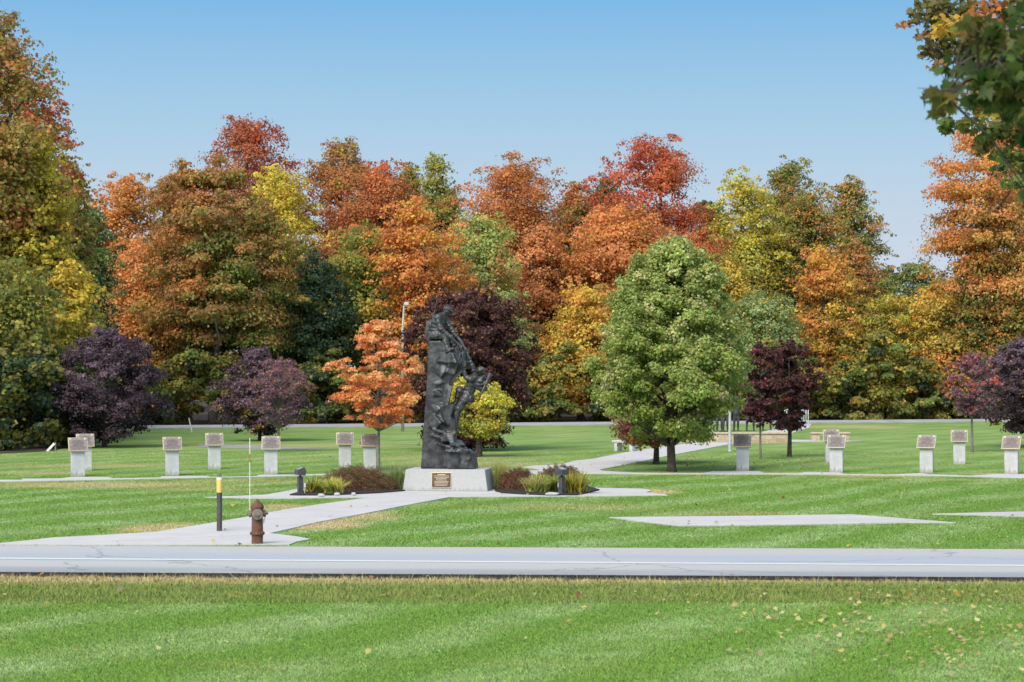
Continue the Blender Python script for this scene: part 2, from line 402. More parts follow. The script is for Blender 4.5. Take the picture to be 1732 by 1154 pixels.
m_ = M['concrete']
T = .05; z_ = .02
path_defs = [
 ('path', [(0, 923), (0, 920.5), (45.7, 916), (89, 911), (178, 906.6), (266, 901), (330, 890.6), (416, 876), (451, 868.5), (530, 856), (625, 842.9), (560, 843.2),
   (488, 844), (427, 844), (346, 842.2), (400, 840.2), (449, 838), (470, 834.5), (500, 829), (560, 826), (700, 823), (850, 823), (960, 825), (1023, 826.7), (1085, 827.7),
   (1104, 830.5), (1092, 834.2), (1124, 837.2), (1129, 839), (1000, 840.5), (880, 841), (762, 841.9), (698.7, 853.7), (606, 872), (540, 884), (490, 896), (456, 903.6),
   (500, 909), (525, 913.6), (503, 917.5), (490, 922.5), (250, 923.5)]),
 ('path', [(-120, 812), (40, 813), (36, 811), (100, 810.6), (120, 808.3), (184, 808.3), (190, 810.3), (270, 809), (274, 806.8), (350, 806.5), (356, 808), (434, 806.6), (440, 804.2), (500, 804),
   (654, 800.4), (660, 798.8), (800, 798.6), (850, 797.5), (905, 797), (917, 795.5), (883, 791), (905, 788.5), (950, 786.5), (975, 780), (1000, 777.5), (1069, 764), (1171, 749.6), (1240, 747.5),
   (1240, 751), (1208, 757), (1129, 772), (1058, 787), (1014, 795.5), (1020, 797.7), (1071, 800.5), (1120, 801.3), (1190, 801.2), (1206, 798), (1284, 798), (1292, 801.4), (1350, 802), (1362, 799.8), (1418, 800.2),
   (1430, 803), (1500, 804), (1560, 801.4), (1572, 803.5), (1640, 805.8), (1690, 803), (1760, 803.6), (1860, 806), (1860, 811), (1732, 809.6), (1600, 806.2), (1400, 803.6), (1100, 803), (1000, 802.5), (655, 802), (440, 807.4), (300, 810), (180, 812.6), (0, 816), (-120, 817)]),
 ('path', [(1030, 876.6), (1140, 875.6), (1332, 873.4), (1441, 871.8), (1617, 885.7), (1530, 885.5), (1332, 889), (1145.6, 891)]),
 ('path', [(1577, 870.8), (1732, 867), (1850, 866), (1850, 878), (1732, 874.8), (1620, 871.8)]),
 ('path', [(1180, 748.8), (1332, 748), (1440, 746.8), (1460, 746), (1380, 745.4), (1340, 744.6), (1310, 736), (1337, 734), (1369, 724), (1372, 717.5), (1340, 717.5), (1305, 727), (1285, 733), (1180, 734)]),
]
for i, (nm, pl) in enumerate(path_defs):
    sheet(nm, PG(pl), z_+.001*i, m_, T)
for pl in ([(650, 750.8), (672, 751.2), (760, 751.6), (700, 749.8)], [(640, 792.4), (700, 793), (668, 791.2)], [(336, 751), (430, 753), (520, 758), (560, 759.4), (440, 760), (336, 757)]):
    sheet('gravel_patch', PG(pl), .008, M['gravel'])
# far road
a0, a1 = (0, 728.0), (1732, 713.6)
fa, fb = G(*a0), G(*a1); dd = (fb-fa)/(fb.x-fa.x)
pA, pB = fa+dd*(-150-fa.x), fa+dd*(150-fa.x)
M['far_road'] = simple('far_road_asphalt', (.30, .31, .33), (.42, .43, .44), .8, .7, coords='pos', detail=3)
sheet('road', [pA, pB, pB+Vector((0, 7, 0)), pA+Vector((0, 7, 0))], .06, M['far_road'], .15)
sheet('forest_floor', [(-1000, 76), (-60, 76), (-19.8, 79), (-18.6, 84), (-17.2, 92), (-20, 103), (-26, 112), (pA.x+124-150+150-124+10, pA.y+.2), pA+Vector((0, -.5, 0)), (-1000, 110)], .03, M['forest_floor']) if False else None
sheet('forest_floor', [pA+Vector((0, 7.1, 0)), pB+Vector((0, 7.1, 0)), (400, 140), (400, 900), (-400, 900), (-400, 130)], .02, M['forest_floor'])
lf = PG([(-400, 772), (0, 767.5), (60, 765), (92, 762.5), (112, 757), (130, 748), (118, 738), (108, 732)])
sheet('forest_floor', lf+[Vector((-28, 114, 0)), Vector((-90, 105, 0)), Vector((-90, 80, 0))], .015, M['forest_floor'])
# mulch beds
def bed(front, back, ph):
    pl = PG(front+back); n = len(pl)
    return sheet('mulch_bed', pl, .05, M['mulch'], .05)
bed([(490, 839.6), (505, 840), (560, 839.8), (600, 838), (640, 836), (684, 832.4)], [(690, 826), (660, 823), (600, 821.5), (560, 822), (530, 828), (505, 835)], 0)
bed([(838, 833), (850, 836), (880, 838), (920, 839.5), (975, 839.6), (990, 837), (1014, 831)], [(1000, 827), (980, 821), (930, 819), (880, 820), (845, 824), (836, 828)], 0)

# ------------------------------------------------------------------ foliage
def hexc(s): 
    return tuple(((int(s[i:i+2], 16)/255)**2.2) for i in (0, 2, 4))
PAL = dict(red=(.50, .125, .06), orange=(.66, .27, .075), peach=(.74, .31, .13), rust=(.47, .19, .06), brown=(.32, .18, .065), darkred=(.32, .07, .045), yellow=(.66, .53, .075), gold=(.64, .43, .07),
           lime=(.42, .46, .12), yolive=(.36, .33, .06), olive=(.26, .25, .055), green=(.16, .23, .05), dgreen=(.075, .12, .038), pine=(.04, .075, .045), sage=(.27, .34, .15),
           maroon=(.105, .045, .038), purple=(.16, .105, .14), dpurple=(.075, .048, .062), pink=(.30, .13, .15), magenta=(.35, .05, .10), lgreen=(.22, .31, .07), pale=(.42, .42, .22))
def pal(n): return np.array(PAL[n]) if isinstance(n, str) else np.array(n)

def leaves(R, P, Nn, size, C, quad_aspect=.95):
    """rhombic leaves at P with normals Nn"""
    n = len(P); Nn = Nn/np.linalg.norm(Nn, axis=1, keepdims=True)
    r = R.normal(size=(n, 3)); a = np.cross(Nn, r); a /= np.linalg.norm(a, axis=1, keepdims=True)+1e-9; b = np.cross(Nn, a)
    s = (size*R.uniform(.65, 1.35, n))[:, None]
    k = R.uniform(-.15, .25, n)[:, None]
    V = np.stack([P-a*s*.5, P-b*s*.5*quad_aspect+a*s*k*.3+Nn*s*.12, P+a*s*.5, P+b*s*.5*quad_aspect+a*s*k*.3+Nn*s*.12], 1).reshape(-1, 3)
    F = np.arange(n*4).reshape(-1, 4)
    CC = np.repeat(C, 4, axis=0)
    return V, F, CC

def crown_profile(u, shape):
    if shape == 'round': return np.sqrt(np.clip(1-((u-.45)/.56)**2, 0.02, 1))
    if shape == 'cone': return np.where(u < .18, .72+.28*u/.18, np.clip((1-(u-.18)/.82), 0, 1)**.8*.97+.03)
    if shape == 'column': return np.clip(np.sin(np.clip(u, 0.02, .985)*PI), 0, 1)**.45
    if shape == 'fan': return np.where(u < .55, .25+.75*(u/.55)**.8, np.sqrt(np.clip(1-((u-.55)/.46)**2, .02, 1)))
    if shape == 'ragged': return np.interp(u, [0, .12, .3, .45, .55, .62, .75, .88, 1], [.5, .75, .9, .72, 1.0, .85, .5, .3, .12])
    if shape == 'maple': return np.interp(u, [0, .16, .28, .43, .58, .72, .87, .96, 1], [.5, .9, 1, .88, .76, .62, .44, .26, .10])
    return np.where(u < .35, .62+.38*(u/.35), np.clip(1-((u-.35)/.67)**2.6, .02, 1)**.6)    # ovoid
def make_tree(name, x, D, z0, z1, R_, cols, shape='ovoid', n=9000, ls=.24, nc=70, tr=None, sparse=0.0, seed=1, bark='bark', label='', cat='tree', group=None,
              cs=(.20, .34), flat=.5, trunk_top=.85, limbs=26, lean=0.0, drift=.16, tiers=0, fork=0, tz=None):
    """z0,z1 crown bottom/top height, R_ crown radius; cols = (outer/top, inner/lower, accent, accent_prob)"""
    R = np.random.default_rng(seed); rr = random.Random(seed)
    root = empty(name, (x, D, 0)); tag(root, label, cat, group)
    H = z1-z0
    ph = R.uniform(0, 2*PI, 4); nc = int(nc*1.5); sprig = None
    u = R.beta(1.05, 1.1, nc); az = R.uniform(0, 2*PI, nc)
    if tiers: u = (np.floor(u*tiers)+R.uniform(.3, .7, nc))/tiers
    lob = 1+.16*np.sin(2*az+ph[0]+3*u)+.12*np.sin(5*az+ph[1]+11*u)+R.normal(0, .10, nc)
    env = R_*crown_profile(u, shape)*lob
    rad = np.sqrt(R.uniform(.12, 1.0, nc))
    csz = R_*(cs[0]*.75+(cs[1]*1.1-cs[0]*.75)*R.uniform(0, 1, nc)**1.5)*(.55+.6*crown_profile(u, shape))
    r_ = np.clip(env-csz*.7, .05, None)*rad
    dr = drift*R_*np.sin(5.2*u+ph[3])
    cx = r_*np.cos(az)+lean*u*R_+dr; cy = r_*np.sin(az); cz = z0+H*(u*.93+.035)
    cz = np.minimum(cz, z1-csz*flat*.7)
    if not tiers or True:
        isp = np.zeros(nc, bool)
        ns = int(nc*.55); isp = np.append(isp, np.ones(ns, bool)); us = R.uniform(.25, 1.0, ns); za = R.uniform(0, 2*PI, ns)
        es = R_*crown_profile(np.clip(us, 0, 1), shape)*(1+.16*np.sin(2*za+ph[0]+3*us)+.12*np.sin(5*za+ph[1]+11*us))*R.uniform(.85, 1.08, ns)
        cx = np.append(cx, es*np.cos(za)+lean*us*R_+drift*R_*np.sin(5.2*us+ph[3])); cy = np.append(cy, es*np.sin(za)); cz = np.append(cz, z0+H*us)
        csz = np.append(csz, R_*R.uniform(.07, .15, ns)); u = np.append(u, us); rad = np.append(rad, np.ones(ns)); az = np.append(az, za); r_ = np.append(r_, es); nc += ns
    if sparse:
        keep = R.uniform(size=nc) > sparse
        cx, cy, cz, csz, u, rad, az, r_ = [q[keep] for q in (cx, cy, cz, csz, u, rad, az, r_)]; isp = isp[keep]
    nc = len(cx)
    # clump colours
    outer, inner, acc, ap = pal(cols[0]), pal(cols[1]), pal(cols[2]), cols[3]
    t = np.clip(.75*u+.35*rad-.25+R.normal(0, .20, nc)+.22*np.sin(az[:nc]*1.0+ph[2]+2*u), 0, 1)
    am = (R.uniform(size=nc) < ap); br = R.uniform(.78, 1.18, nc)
    w_ = csz**2+(.03*R_)**2; w_ /= w_.sum(); cnt = np.maximum(8, (w_*n)).astype(int)
    ii = np.repeat(np.arange(nc), cnt); m = len(ii)
    d = R.normal(size=(m, 3)); d /= np.linalg.norm(d, axis=1, keepdims=True)
    lump = 1+.28*np.sin(d[:, 0]*5+ii*1.7)*np.sin(d[:, 1]*5+ii*2.3)+.18*np.sin(d[:, 2]*9+d[:, 0]*8+ii)
    q = R.uniform(0, 1, m)**.45*lump
    off = d*q[:, None]*csz[ii][:, None]
    hor = np.hypot(off[:, 0], off[:, 1])/csz[ii]
    off[:, 2] = off[:, 2]*flat-hor**2*csz[ii]*.25
    P = np.stack([cx[ii], cy[ii], cz[ii]], 1)+off
    stray = R.uniform(size=m) < .06
    P[stray] += R.normal(0, 1, (stray.sum(), 3))*csz[ii][stray][:, None]*.2
    P[:, 2] = np.maximum(P[:, 2], .12)
    outw = np.stack([P[:, 0], P[:, 1], np.zeros(m)], 1); outw /= np.linalg.norm(outw, axis=1, keepdims=True)+.3
    Nn = d*.5+outw*.5+np.array([0, 0, .42])+R.normal(0, .38, (m, 3))
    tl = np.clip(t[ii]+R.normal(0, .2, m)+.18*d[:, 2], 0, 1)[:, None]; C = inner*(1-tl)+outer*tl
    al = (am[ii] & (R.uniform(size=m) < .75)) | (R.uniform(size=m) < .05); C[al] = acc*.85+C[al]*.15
    C = C*br[ii][:, None]*np.exp(R.normal(0, .2, m))[:, None]
    hue = R.normal(0, .07, m)[:, None]; C = C*np.concatenate([1+hue, 1-hue*.6, 1-hue*.3], 1)
    C = np.clip(C*1.3, .004, .88)
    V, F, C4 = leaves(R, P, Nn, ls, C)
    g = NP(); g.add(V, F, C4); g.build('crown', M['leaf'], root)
    # trunk and limbs
    tr = tr or max(.035, .028*z1)
    tb = BM(); ztop = z0+H*trunk_top
    wob = [(0, 0, -.1)]; ns = 7
    zs = [-.1, tr*1.2]+[tr*2+(ztop-tr*2)*k/ns for k in range(1, ns+1)]
    pts = [Vector((lean*R_*max(0, (z-z0)/H)+(math.sin(z*.7+seed)*tr*.5), math.cos(z*.9+seed)*tr*.4, z)) for z in zs]
    rads = [tr*1.45, tr*1.05]+[tr*(1-.86*(z/ztop)**1.1) for z in zs[2:]]
    tb.tube(pts, rads, 9)
    def at(z):
        for a, b in zip(pts, pts[1:]):
            if a.z <= z <= b.z: return a.lerp(b, (z-a.z)/(b.z-a.z))
        return pts[-1].copy()
    order = np.argsort(-np.where(isp, -1, r_))[:max(0, limbs)]
    for k in order:
        tgt = Vector((cx[k], cy[k], cz[k])); hd = math.hypot(cx[k], cy[k])
        zb = max(z0*.92 if z0 > .8 else .6, min(cz[k]-hd*rr.uniform(.45, .9), ztop*.97)); p0 = at(zb)
        mid = p0.lerp(tgt, .5)+Vector((rr.uniform(-.1, .1)*hd, rr.uniform(-.1, .1)*hd, hd*rr.uniform(-.05, .12)))
        rb = min(tr*.5, tr*(1-.8*zb/ztop)*.62+.01)
        tb.tube([p0, mid, tgt], [rb*.8, rb*.42, rb*.08], 5, cap=False)
        for j in range(2):
            e2 = tgt+Vector((rr.uniform(-1, 1), rr.uniform(-1, 1), rr.uniform(-.1, .8)))*csz[k]
            tb.tube([mid.lerp(tgt, .4+.4*j), e2], [rb*.22, rb*.05], 4, cap=False)
    tb.build('trunk', M[bark], root, smooth=True)
    return root

def ftree(px, top, bot, hw, D, cols, label, name='maple_tree', **k):
    if px > 190:
        Dr = 10080/(88-14.4*px/1732); D = max(D*(Dr+12)/126, Dr+9.5)
    else: D *= 1.13
    z1 = Z_of(top, D); z0 = max(.4, Z_of(bot, D)); R_ = hw*D/FPX
    k.setdefault('n', int(25000*(R_*(z1-z0)/30)**.9)+3500); k.setdefault('nc', int(34+40*(z1-z0)/(2*R_))); k.setdefault('ls', .165); k.setdefault('cs', (.18, .42))
    make_tree(name, X_of(px, D), D, z0, z1, R_*1.36, cols, label=label, seed=int(px*7+top) % 9973+1, **k)

FG = 'trees of the autumn woodland edge'
F_ = [
 # px, top, bottom, half width, D, (outer, inner, accent, p), label, extra
 (-30, 5, 600, 95, 84, ('brown', 'olive', 'rust', .2), 'tallest tree at the left edge, rusty top rising highest there', {}),
 (42, 125, 560, 62, 92, ('red', 'olive', 'rust', .3), 'tall left tree with a coral red crown shoulder against the sky', {}),
 (58, 228, 640, 48, 84, ('yellow', 'yolive', 'gold', .3), 'tall slim bright yellow tree among the left edge trees', dict(shape='column')),
 (112, 262, 620, 42, 98, ('brown', 'olive', 'yolive', .3), 'olive tree ending the left group, thin tip reaching over the gap', {}),
 (-20, 420, 768, 100, 78, ('olive', 'dgreen', 'yolive', .3), 'broad dark green tree filling the lower left corner of the woods', dict(shape='column')),
 (92, 440, 762, 66, 83, ('gold', 'olive', 'yellow', .35), 'golden yellow tree just left of the leftmost purple plum', dict(shape='ovoid')),
 (40, 560, 766, 62, 80, ('yolive', 'dgreen', 'orange', .12), 'low green and amber tree at the wood edge behind the left pedestals', dict(shape='round')),
 (135, 350, 640, 58, 108, ('green', 'dgreen', 'pine', .4), 'dark green tree behind the golden one at left', {}),
 (212, 292, 620, 58, 142, ('orange', 'olive', 'rust', .3), 'orange topped tree left of the centre woods, above the big purple plum', {}),
 (278, 292, 600, 55, 150, ('rust', 'dgreen', 'olive', .3), 'dark olive tree with a rust cap right of the orange topped one', {}),
 (230, 395, 715, 74, 132, ('peach', 'green', 'orange', .35), 'coral and green tree behind the big purple plum', {}),
 (415, 198, 560, 82, 152, ('red', 'brown', 'darkred', .3), 'tall brownish red tree, highest of the left centre skyline', {}),
 (365, 268, 640, 98, 126, ('rust', 'green', 'brown', .3), 'largest broad tree, rust above and green below, with its grey trunk bare near the ground', dict(tiers=9, tr=.42, n=88000, nc=170, cs=(.16, .30), bark='bark_grey')),
 (462, 272, 620, 56, 138, ('yellow', 'yolive', 'gold', .35), 'bright yellow green tree right of the largest rust tree', {}),
 (290, 390, 700, 56, 130, ('orange', 'olive', 'peach', .3), 'orange patched tree left of the largest rust tree', {}),
 (575, 232, 560, 64, 154, ('brown', 'rust', 'yolive', .25), 'rusty tree with a wispy olive tip on the skyline', dict(sparse=.15)),
 (640, 268, 560, 66, 146, ('rust', 'brown', 'red', .25), 'round rust brown tree on the skyline above the dark green oak', {}),
 (525, 425, 718, 62, 128, ('pine', 'dgreen', 'pine', .1), 'dark blue green tree between the pink tree and the orange maple', dict(name='oak_tree')),
 (620, 378, 718, 80, 130, ('olive', 'green', 'gold', .18), 'olive green tree in level tiers with gold flecks behind the orange maple', dict(tiers=8)),
 (712, 332, 690, 64, 126, ('orange', 'rust', 'gold', .25), 'bright orange tree above the street lamp', dict(tiers=9)),
 (746, 258, 520, 34, 158, ('yolive', 'sage', 'olive', .3), 'thin pale green tree poking over the skyline above the statue', dict(sparse=.3, cs=(.3, .5))),
 (688, 275, 480, 26, 160, ('yolive', 'brown', 'olive', .3), 'small sparse olive tree left of the thin pale green one', dict(sparse=.3, cs=(.3, .5))),
 (860, 262, 620, 92, 150, ('rust', 'brown', 'orange', .3), 'wide rust orange dome on the skyline right of the statue', dict(shape='round', n=52000)),
 (822, 355, 690, 62, 130, ('lime', 'sage', 'peach', .12), 'pale lime green tree behind the statue and the maroon tree', {}),
 (905, 378, 640, 44, 134, ('peach', 'brown', 'rust', .25), 'thin peach tree with a bare dark trunk right of the lime one', dict(sparse=.45, tr=.26, limbs=44, trunk_top=.97)),
 (968, 305, 560, 42, 156, ('rust', 'green', 'red', .3), 'small red and green tree in the dip of the skyline', {}),
 (1026, 292, 600, 46, 156, ('dgreen', 'dgreen', 'olive', .2), 'dark green tree just left of the scarlet crown', {}),
 (1118, 226, 560, 80, 146, ('red', 'rust', 'red', .4), 'scarlet orange tree, the tallest crown right of centre', dict(shape='round', sparse=.1, tr=.4, limbs=44, bark='bark_dark')),
 (1035, 345, 640, 84, 134, ('orange', 'brown', 'peach', .3), 'coral orange tree left behind the big green maple', dict(n=52000)),
 (985, 478, 718, 64, 127, ('gold', 'olive', 'orange', .3), 'golden and orange tree left of the big green maple, reaching down to the road', dict(tiers=8)),
 (932, 395, 690, 46, 136, ('orange', 'rust', 'olive', .25), 'narrow orange tree between the lime and coral trees', {}),
 (1172, 385, 640, 60, 138, ('rust', 'olive', 'red', .4), 'rust tree directly behind the top of the big green maple', {}),
 (1252, 286, 640, 54, 142, ('yellow', 'olive', 'lime', .3), 'tall yellow tree right of the scarlet crown', {}),
 (1325, 264, 600, 56, 154, ('olive', 'brown', 'green', .3), 'grey olive tree with ragged tips on the right skyline', dict(sparse=.12)),
 (1366, 316, 640, 70, 142, ('olive', 'dgreen', 'orange', .18), 'olive tree with orange sprays above the right maroon trees', {}),
 (1432, 296, 620, 46, 150, ('olive', 'green', 'peach', .22), 'tree with a salmon flank on the right skyline shoulder', {}),
 (1396, 412, 700, 56, 130, ('orange', 'olive', 'gold', .25), 'bright orange crown above the right maroon trees', {}),
 (1240, 425, 718, 58, 134, ('yolive', 'olive', 'gold', .25), 'olive yellow tree right behind the big green maple', {}),
 (1286, 490, 718, 66, 128, ('sage', 'green', 'gold', .15), 'pale green tree behind the pair of maroon trees', {}),
 (1448, 402, 712, 46, 137, ('brown', 'olive', 'rust', .3), 'slim rusty tree right of the bright orange crown', {}),
 (1496, 462, 700, 34, 158, ('lime', 'green', 'olive', .3), 'light green tree at the low notch of the skyline', {}),
 (1492, 492, 716, 62, 128, ('yolive', 'olive', 'gold', .22), 'yellow olive tree at the right wood edge above the handrail road', dict(tiers=7)),
 (1562, 438, 714, 56, 136, ('sage', 'dgreen', 'olive', .25), 'grey green tree under the notch at right', {}),
 (1602, 468, 714, 62, 126, ('gold', 'olive', 'orange', .2), 'amber and olive tree above the thin purple sapling at right', {}),
 (1672, 205, 640, 80, 122, ('orange', 'olive', 'peach', .3), 'tall orange tree at the right edge, below the overhanging branch', dict(tiers=10, n=58000)),
 (1755, 150, 600, 80, 130, ('orange', 'brown', 'rust', .3), 'orange brown tree cut by the right edge of the picture', {}),
 (1690, 440, 714, 72, 118, ('olive', 'dgreen', 'rust', .15), 'dark olive tree above the right purple tree', {}),
 (1765, 430, 714, 60, 120, ('yolive', 'olive', 'green', .3), 'yellow olive tree half out of the right edge', {}),
]
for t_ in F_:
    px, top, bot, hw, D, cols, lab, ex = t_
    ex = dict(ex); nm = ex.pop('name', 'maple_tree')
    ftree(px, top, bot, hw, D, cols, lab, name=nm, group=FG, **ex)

# undergrowth and the far wall of the wood: uncountable foliage masses
def mass(name, strip, ls, n, cols, seed, label, cat, depth=5.0, base=0.0):
    R = np.random.default_rng(seed); g = NP()
    # strip: list of (px, D, top height)
    xs = np.array([X_of(a, b) for a, b, c in strip]); Ds = np.array([b for a, b, c in strip]); hs = np.array([c for a, b, c in strip])
    L = np.concatenate([[0], np.cumsum(np.hypot(np.diff(xs), np.diff(Ds)))])
    nc = int(L[-1]*hs.mean()*(.55 if ls > .3 else 3.2)); s = R.uniform(0, L[-1], nc)
    px_, pd, ph = np.interp(s, L, xs), np.interp(s, L, Ds), np.interp(s, L, hs)
    hh = ph*(.82+.2*np.sin(s*.8+seed)+.1*np.sin(s*2.3)); cz = base+hh*R.uniform(0.02, 1, nc)**.85
    c = np.stack([px_, pd+R.uniform(0, depth, nc), cz], 1); cs = R.uniform(.35, 1.5, nc)*(.6+.05*hs.mean())*(1 if ls > .3 else .62)
    ks = R.integers(0, len(cols), nc); CC = np.array([pal(q) for q in cols])[ks]*R.uniform(.6, 1.15, nc)[:, None]
    ii = R.integers(0, nc, n); d = R.normal(size=(n, 3)); d /= np.linalg.norm(d, axis=1, keepdims=True)
    off = d*(np.abs(R.normal(.55, .32, n))*cs[ii])[:, None]; off[:, 2] = off[:, 2]*.5-(off[:, 0]**2+off[:, 1]**2)*.2/cs[ii]
    P = c[ii]+off; P[:, 2] = np.abs(P[:, 2])+.03
    mm = (R.uniform(size=n) < .35)[:, None]; CC = np.where(mm, CC[R.integers(0, nc, n)], CC[ii])
    C = np.clip(CC*np.exp(R.normal(0, .2, n))[:, None], .004, .8)
    Nn = d*.4+np.array([0, -.5, .45])+R.normal(0, .4, (n, 3))
    V, F, C4 = leaves(R, P, Nn, ls, C); g.add(V, F, C4)
    o = g.build(name, M['leaf']); tag(o, label, cat, kind='stuff'); return o
mass('undergrowth', [(150, 125, 4.6), (400, 127.5, 4.0), (800, 132.5, 4.6), (1300, 139.5, 5.0), (1500, 142, 5.4), (1850, 147, 5)], .20, 330000,
     ['dgreen', 'olive', 'green', 'lgreen', 'yolive', 'green', 'gold', 'pine', 'olive', 'yolive'], 3, 'dark green and yellow undergrowth along the foot of the woods', 'undergrowth')
mass('undergrowth', [(-160, 80.3, 4.5), (30, 81.5, 4.5), (85, 84, 4.2), (112, 92, 3.6), (122, 108, 3.5), (165, 118, 3.8)], .20, 130000,
     ['dgreen', 'olive', 'dgreen', 'pine', 'yolive'], 4, 'dark undergrowth at the foot of the left woods', 'undergrowth', depth=5)
mass('far_woodland', [(-200, 190, 15), (120, 190, 15.5), (260, 190, 18), (500, 190, 17.5), (640, 190, 19), (1000, 190, 17.5), (1300, 190, 17.5), (1440, 190, 15), (1505, 190, 12), (1560, 190, 11), (1620, 190, 14), (1900, 186, 19)], .5, 230000,
     ['dgreen', 'olive', 'brown', 'rust', 'green', 'olive', 'pine', 'orange'], 5, 'shadowy far woodland seen through gaps between the trees', 'woodland', depth=12)
# slender grey trunks standing in the shade of the wood
R0 = random.Random(8)

# ------------------------------------------------------------------ park trees
def ptree(px, py, top, bot, hw, cols, label, name, **k):
    g = G(px, py); D = g.y; k.setdefault('drift', .03)
    make_tree(name, g.x, D, Z_of(bot, D), Z_of(top, D), hw*D/FPX, cols, label=label, seed=int(px) % 997+3, **k)
ptree(178, 757, 556, 748, 110, ('purple', 'dpurple', 'dpurple', .3), 'large dark purple plum tree, leftmost on the lawn', 'plum_tree', n=36000, ls=.09, nc=150, sparse=.2, shape='maple', tr=.10, bark='bark_dark', cs=(.12, .24))
ptree(440, 746, 590, 738, 74, ('purple', 'dpurple', 'brown', .15), 'dark purple plum tree right behind the thin pink one', 'plum_tree', n=28000, ls=.10, nc=90, sparse=.12, tr=.09, bark='bark_dark', cs=(.16, .28))
ptree(472, 764, 604, 722, 50, ('pink', 'purple', 'brown', .1), 'thin pinkish purple tree with pale grey branches, left of the orange maple', 'plum_tree', n=5200, ls=.07, nc=110, shape='round', tr=.06, bark='bark_grey', limbs=80, sparse=.1, cs=(.16, .26))
ptree(639.5, 797, 543, 724, 90, ((.86, .34, .16), (.82, .27, .10), (.70, .36, .10), .10), 'small bright orange maple left of the statue', 'maple_tree', n=15000, ls=.078, nc=120, shape='ragged', tr=.045, bark='bark_grey', cs=(.08, .20), flat=.38, sparse=.25, limbs=60)
ptree(790, 762, 488, 758, 120, ('maroon', (.075, .03, .032), 'brown', .1), 'large dark maroon tree behind the statue', 'maple_tree', n=60000, ls=.11, nc=170, shape='ovoid', tr=.13, bark='bark_dark', cs=(.14, .24))
ptree(808, 773, 636, 738, 66, ('yellow', 'yolive', 'lime', .3), 'small round yellow tree behind the statue', 'ornamental_tree', n=12500, ls=.075, nc=90, sparse=.28, shape='round', tr=.13, bark='bark', cs=(.18, .3), trunk_top=.6)
ptree(1135, 798, 407, 752, 138, ((.34, .39, .12), (.21, .27, .055), (.55, .52, .26), .14), 'big green maple with pale leaf tips, the largest tree on the lawn', 'maple_tree', n=105000, ls=.08, nc=420, sparse=.2, shape='maple', tr=.13, bark='bark', cs=(.07, .17), flat=.72, limbs=50, lean=.06)
ptree(1108, 785, 640, 752, 88, ('green', 'brown', 'magenta', .16), 'smaller maple with red tinted leaves tucked behind the big green maple', 'maple_tree', n=14000, ls=.11, nc=80, shape='round', tr=.10, bark='bark', cs=(.16, .26))
ptree(1287, 777, 578, 728, 38, ('maroon', (.10, .035, .04), 'magenta', .04), 'slender maroon tree with a thin grey stem right of the big green maple', 'maple_tree', n=8000, ls=.085, nc=70, sparse=.35, tr=.045, bark='bark_grey', cs=(.2, .34))
ptree(1334, 773, 572, 728, 54, ('maroon', (.07, .03, .032), 'darkred', .04), 'dark maroon tree with a thick curved trunk, right one of the maroon pair', 'maple_tree', n=13000, ls=.09, nc=90, sparse=.38, tr=.085, bark='bark', cs=(.17, .28), trunk_top=.8)
ptree(1645, 765, 597, 700, 44, ('pink', 'purple', 'red', .25), 'thin tree with sparse purple pink leaves and bare pale branches at right', 'plum_tree', n=5200, ls=.09, nc=90, shape='round', tr=.055, bark='bark_grey', limbs=70, sparse=.15, cs=(.16, .26))
ptree(1738, 757, 574, 732, 88, ('purple', 'dpurple', 'brown', .1), 'dark purple plum tree cut by the right edge', 'plum_tree', n=30000, ls=.10, nc=100, tr=.10, bark='bark_dark', cs=(.15, .27))

# ------------------------------------------------------------------ near overhanging trees at right
LEAF = np.array([(0, -.45), (.12, -.30), (.36, -.34), (.33, -.12), (.52, .10), (.27, .12), (.25, .30), (.11, .26), (0, .56), (-.11, .26), (-.25, .30), (-.27, .12), (-.52, .10), (-.33, -.12), (-.36, -.34), (-.12, -.30)])
def maple_leaves(R, P, Nn, size, C):
    n = len(P); Nn = Nn/np.linalg.norm(Nn, axis=1, keepdims=True)
    # tips hang down
    dn = np.array([0, 0, -1.0])+R.normal(0, .45, (n, 3)); a = dn-Nn*(dn*Nn).sum(1, keepdims=True); a /= np.linalg.norm(a, axis=1, keepdims=True)+1e-9
    b = np.cross(Nn, a); s = size*R.uniform(.65, 1.25, n)
    k = len(LEAF)
    V = (P[:, None, :]+b[:, None, :]*(LEAF[None, :, 0, None]*s[:, None, None])+a[:, None, :]*(LEAF[None, :, 1, None]*s[:, None, None])
         -Nn[:, None, :]*((LEAF[None, :, 0, None]**2+.6*np.clip(LEAF[None, :, 1, None], 0, 1)**2)*s[:, None, None]*R.uniform(.4, 2.2, n)[:, None, None]*.8))
    return V.reshape(-1, 3), np.arange(n*k).reshape(n, k), np.repeat(C, k, axis=0)
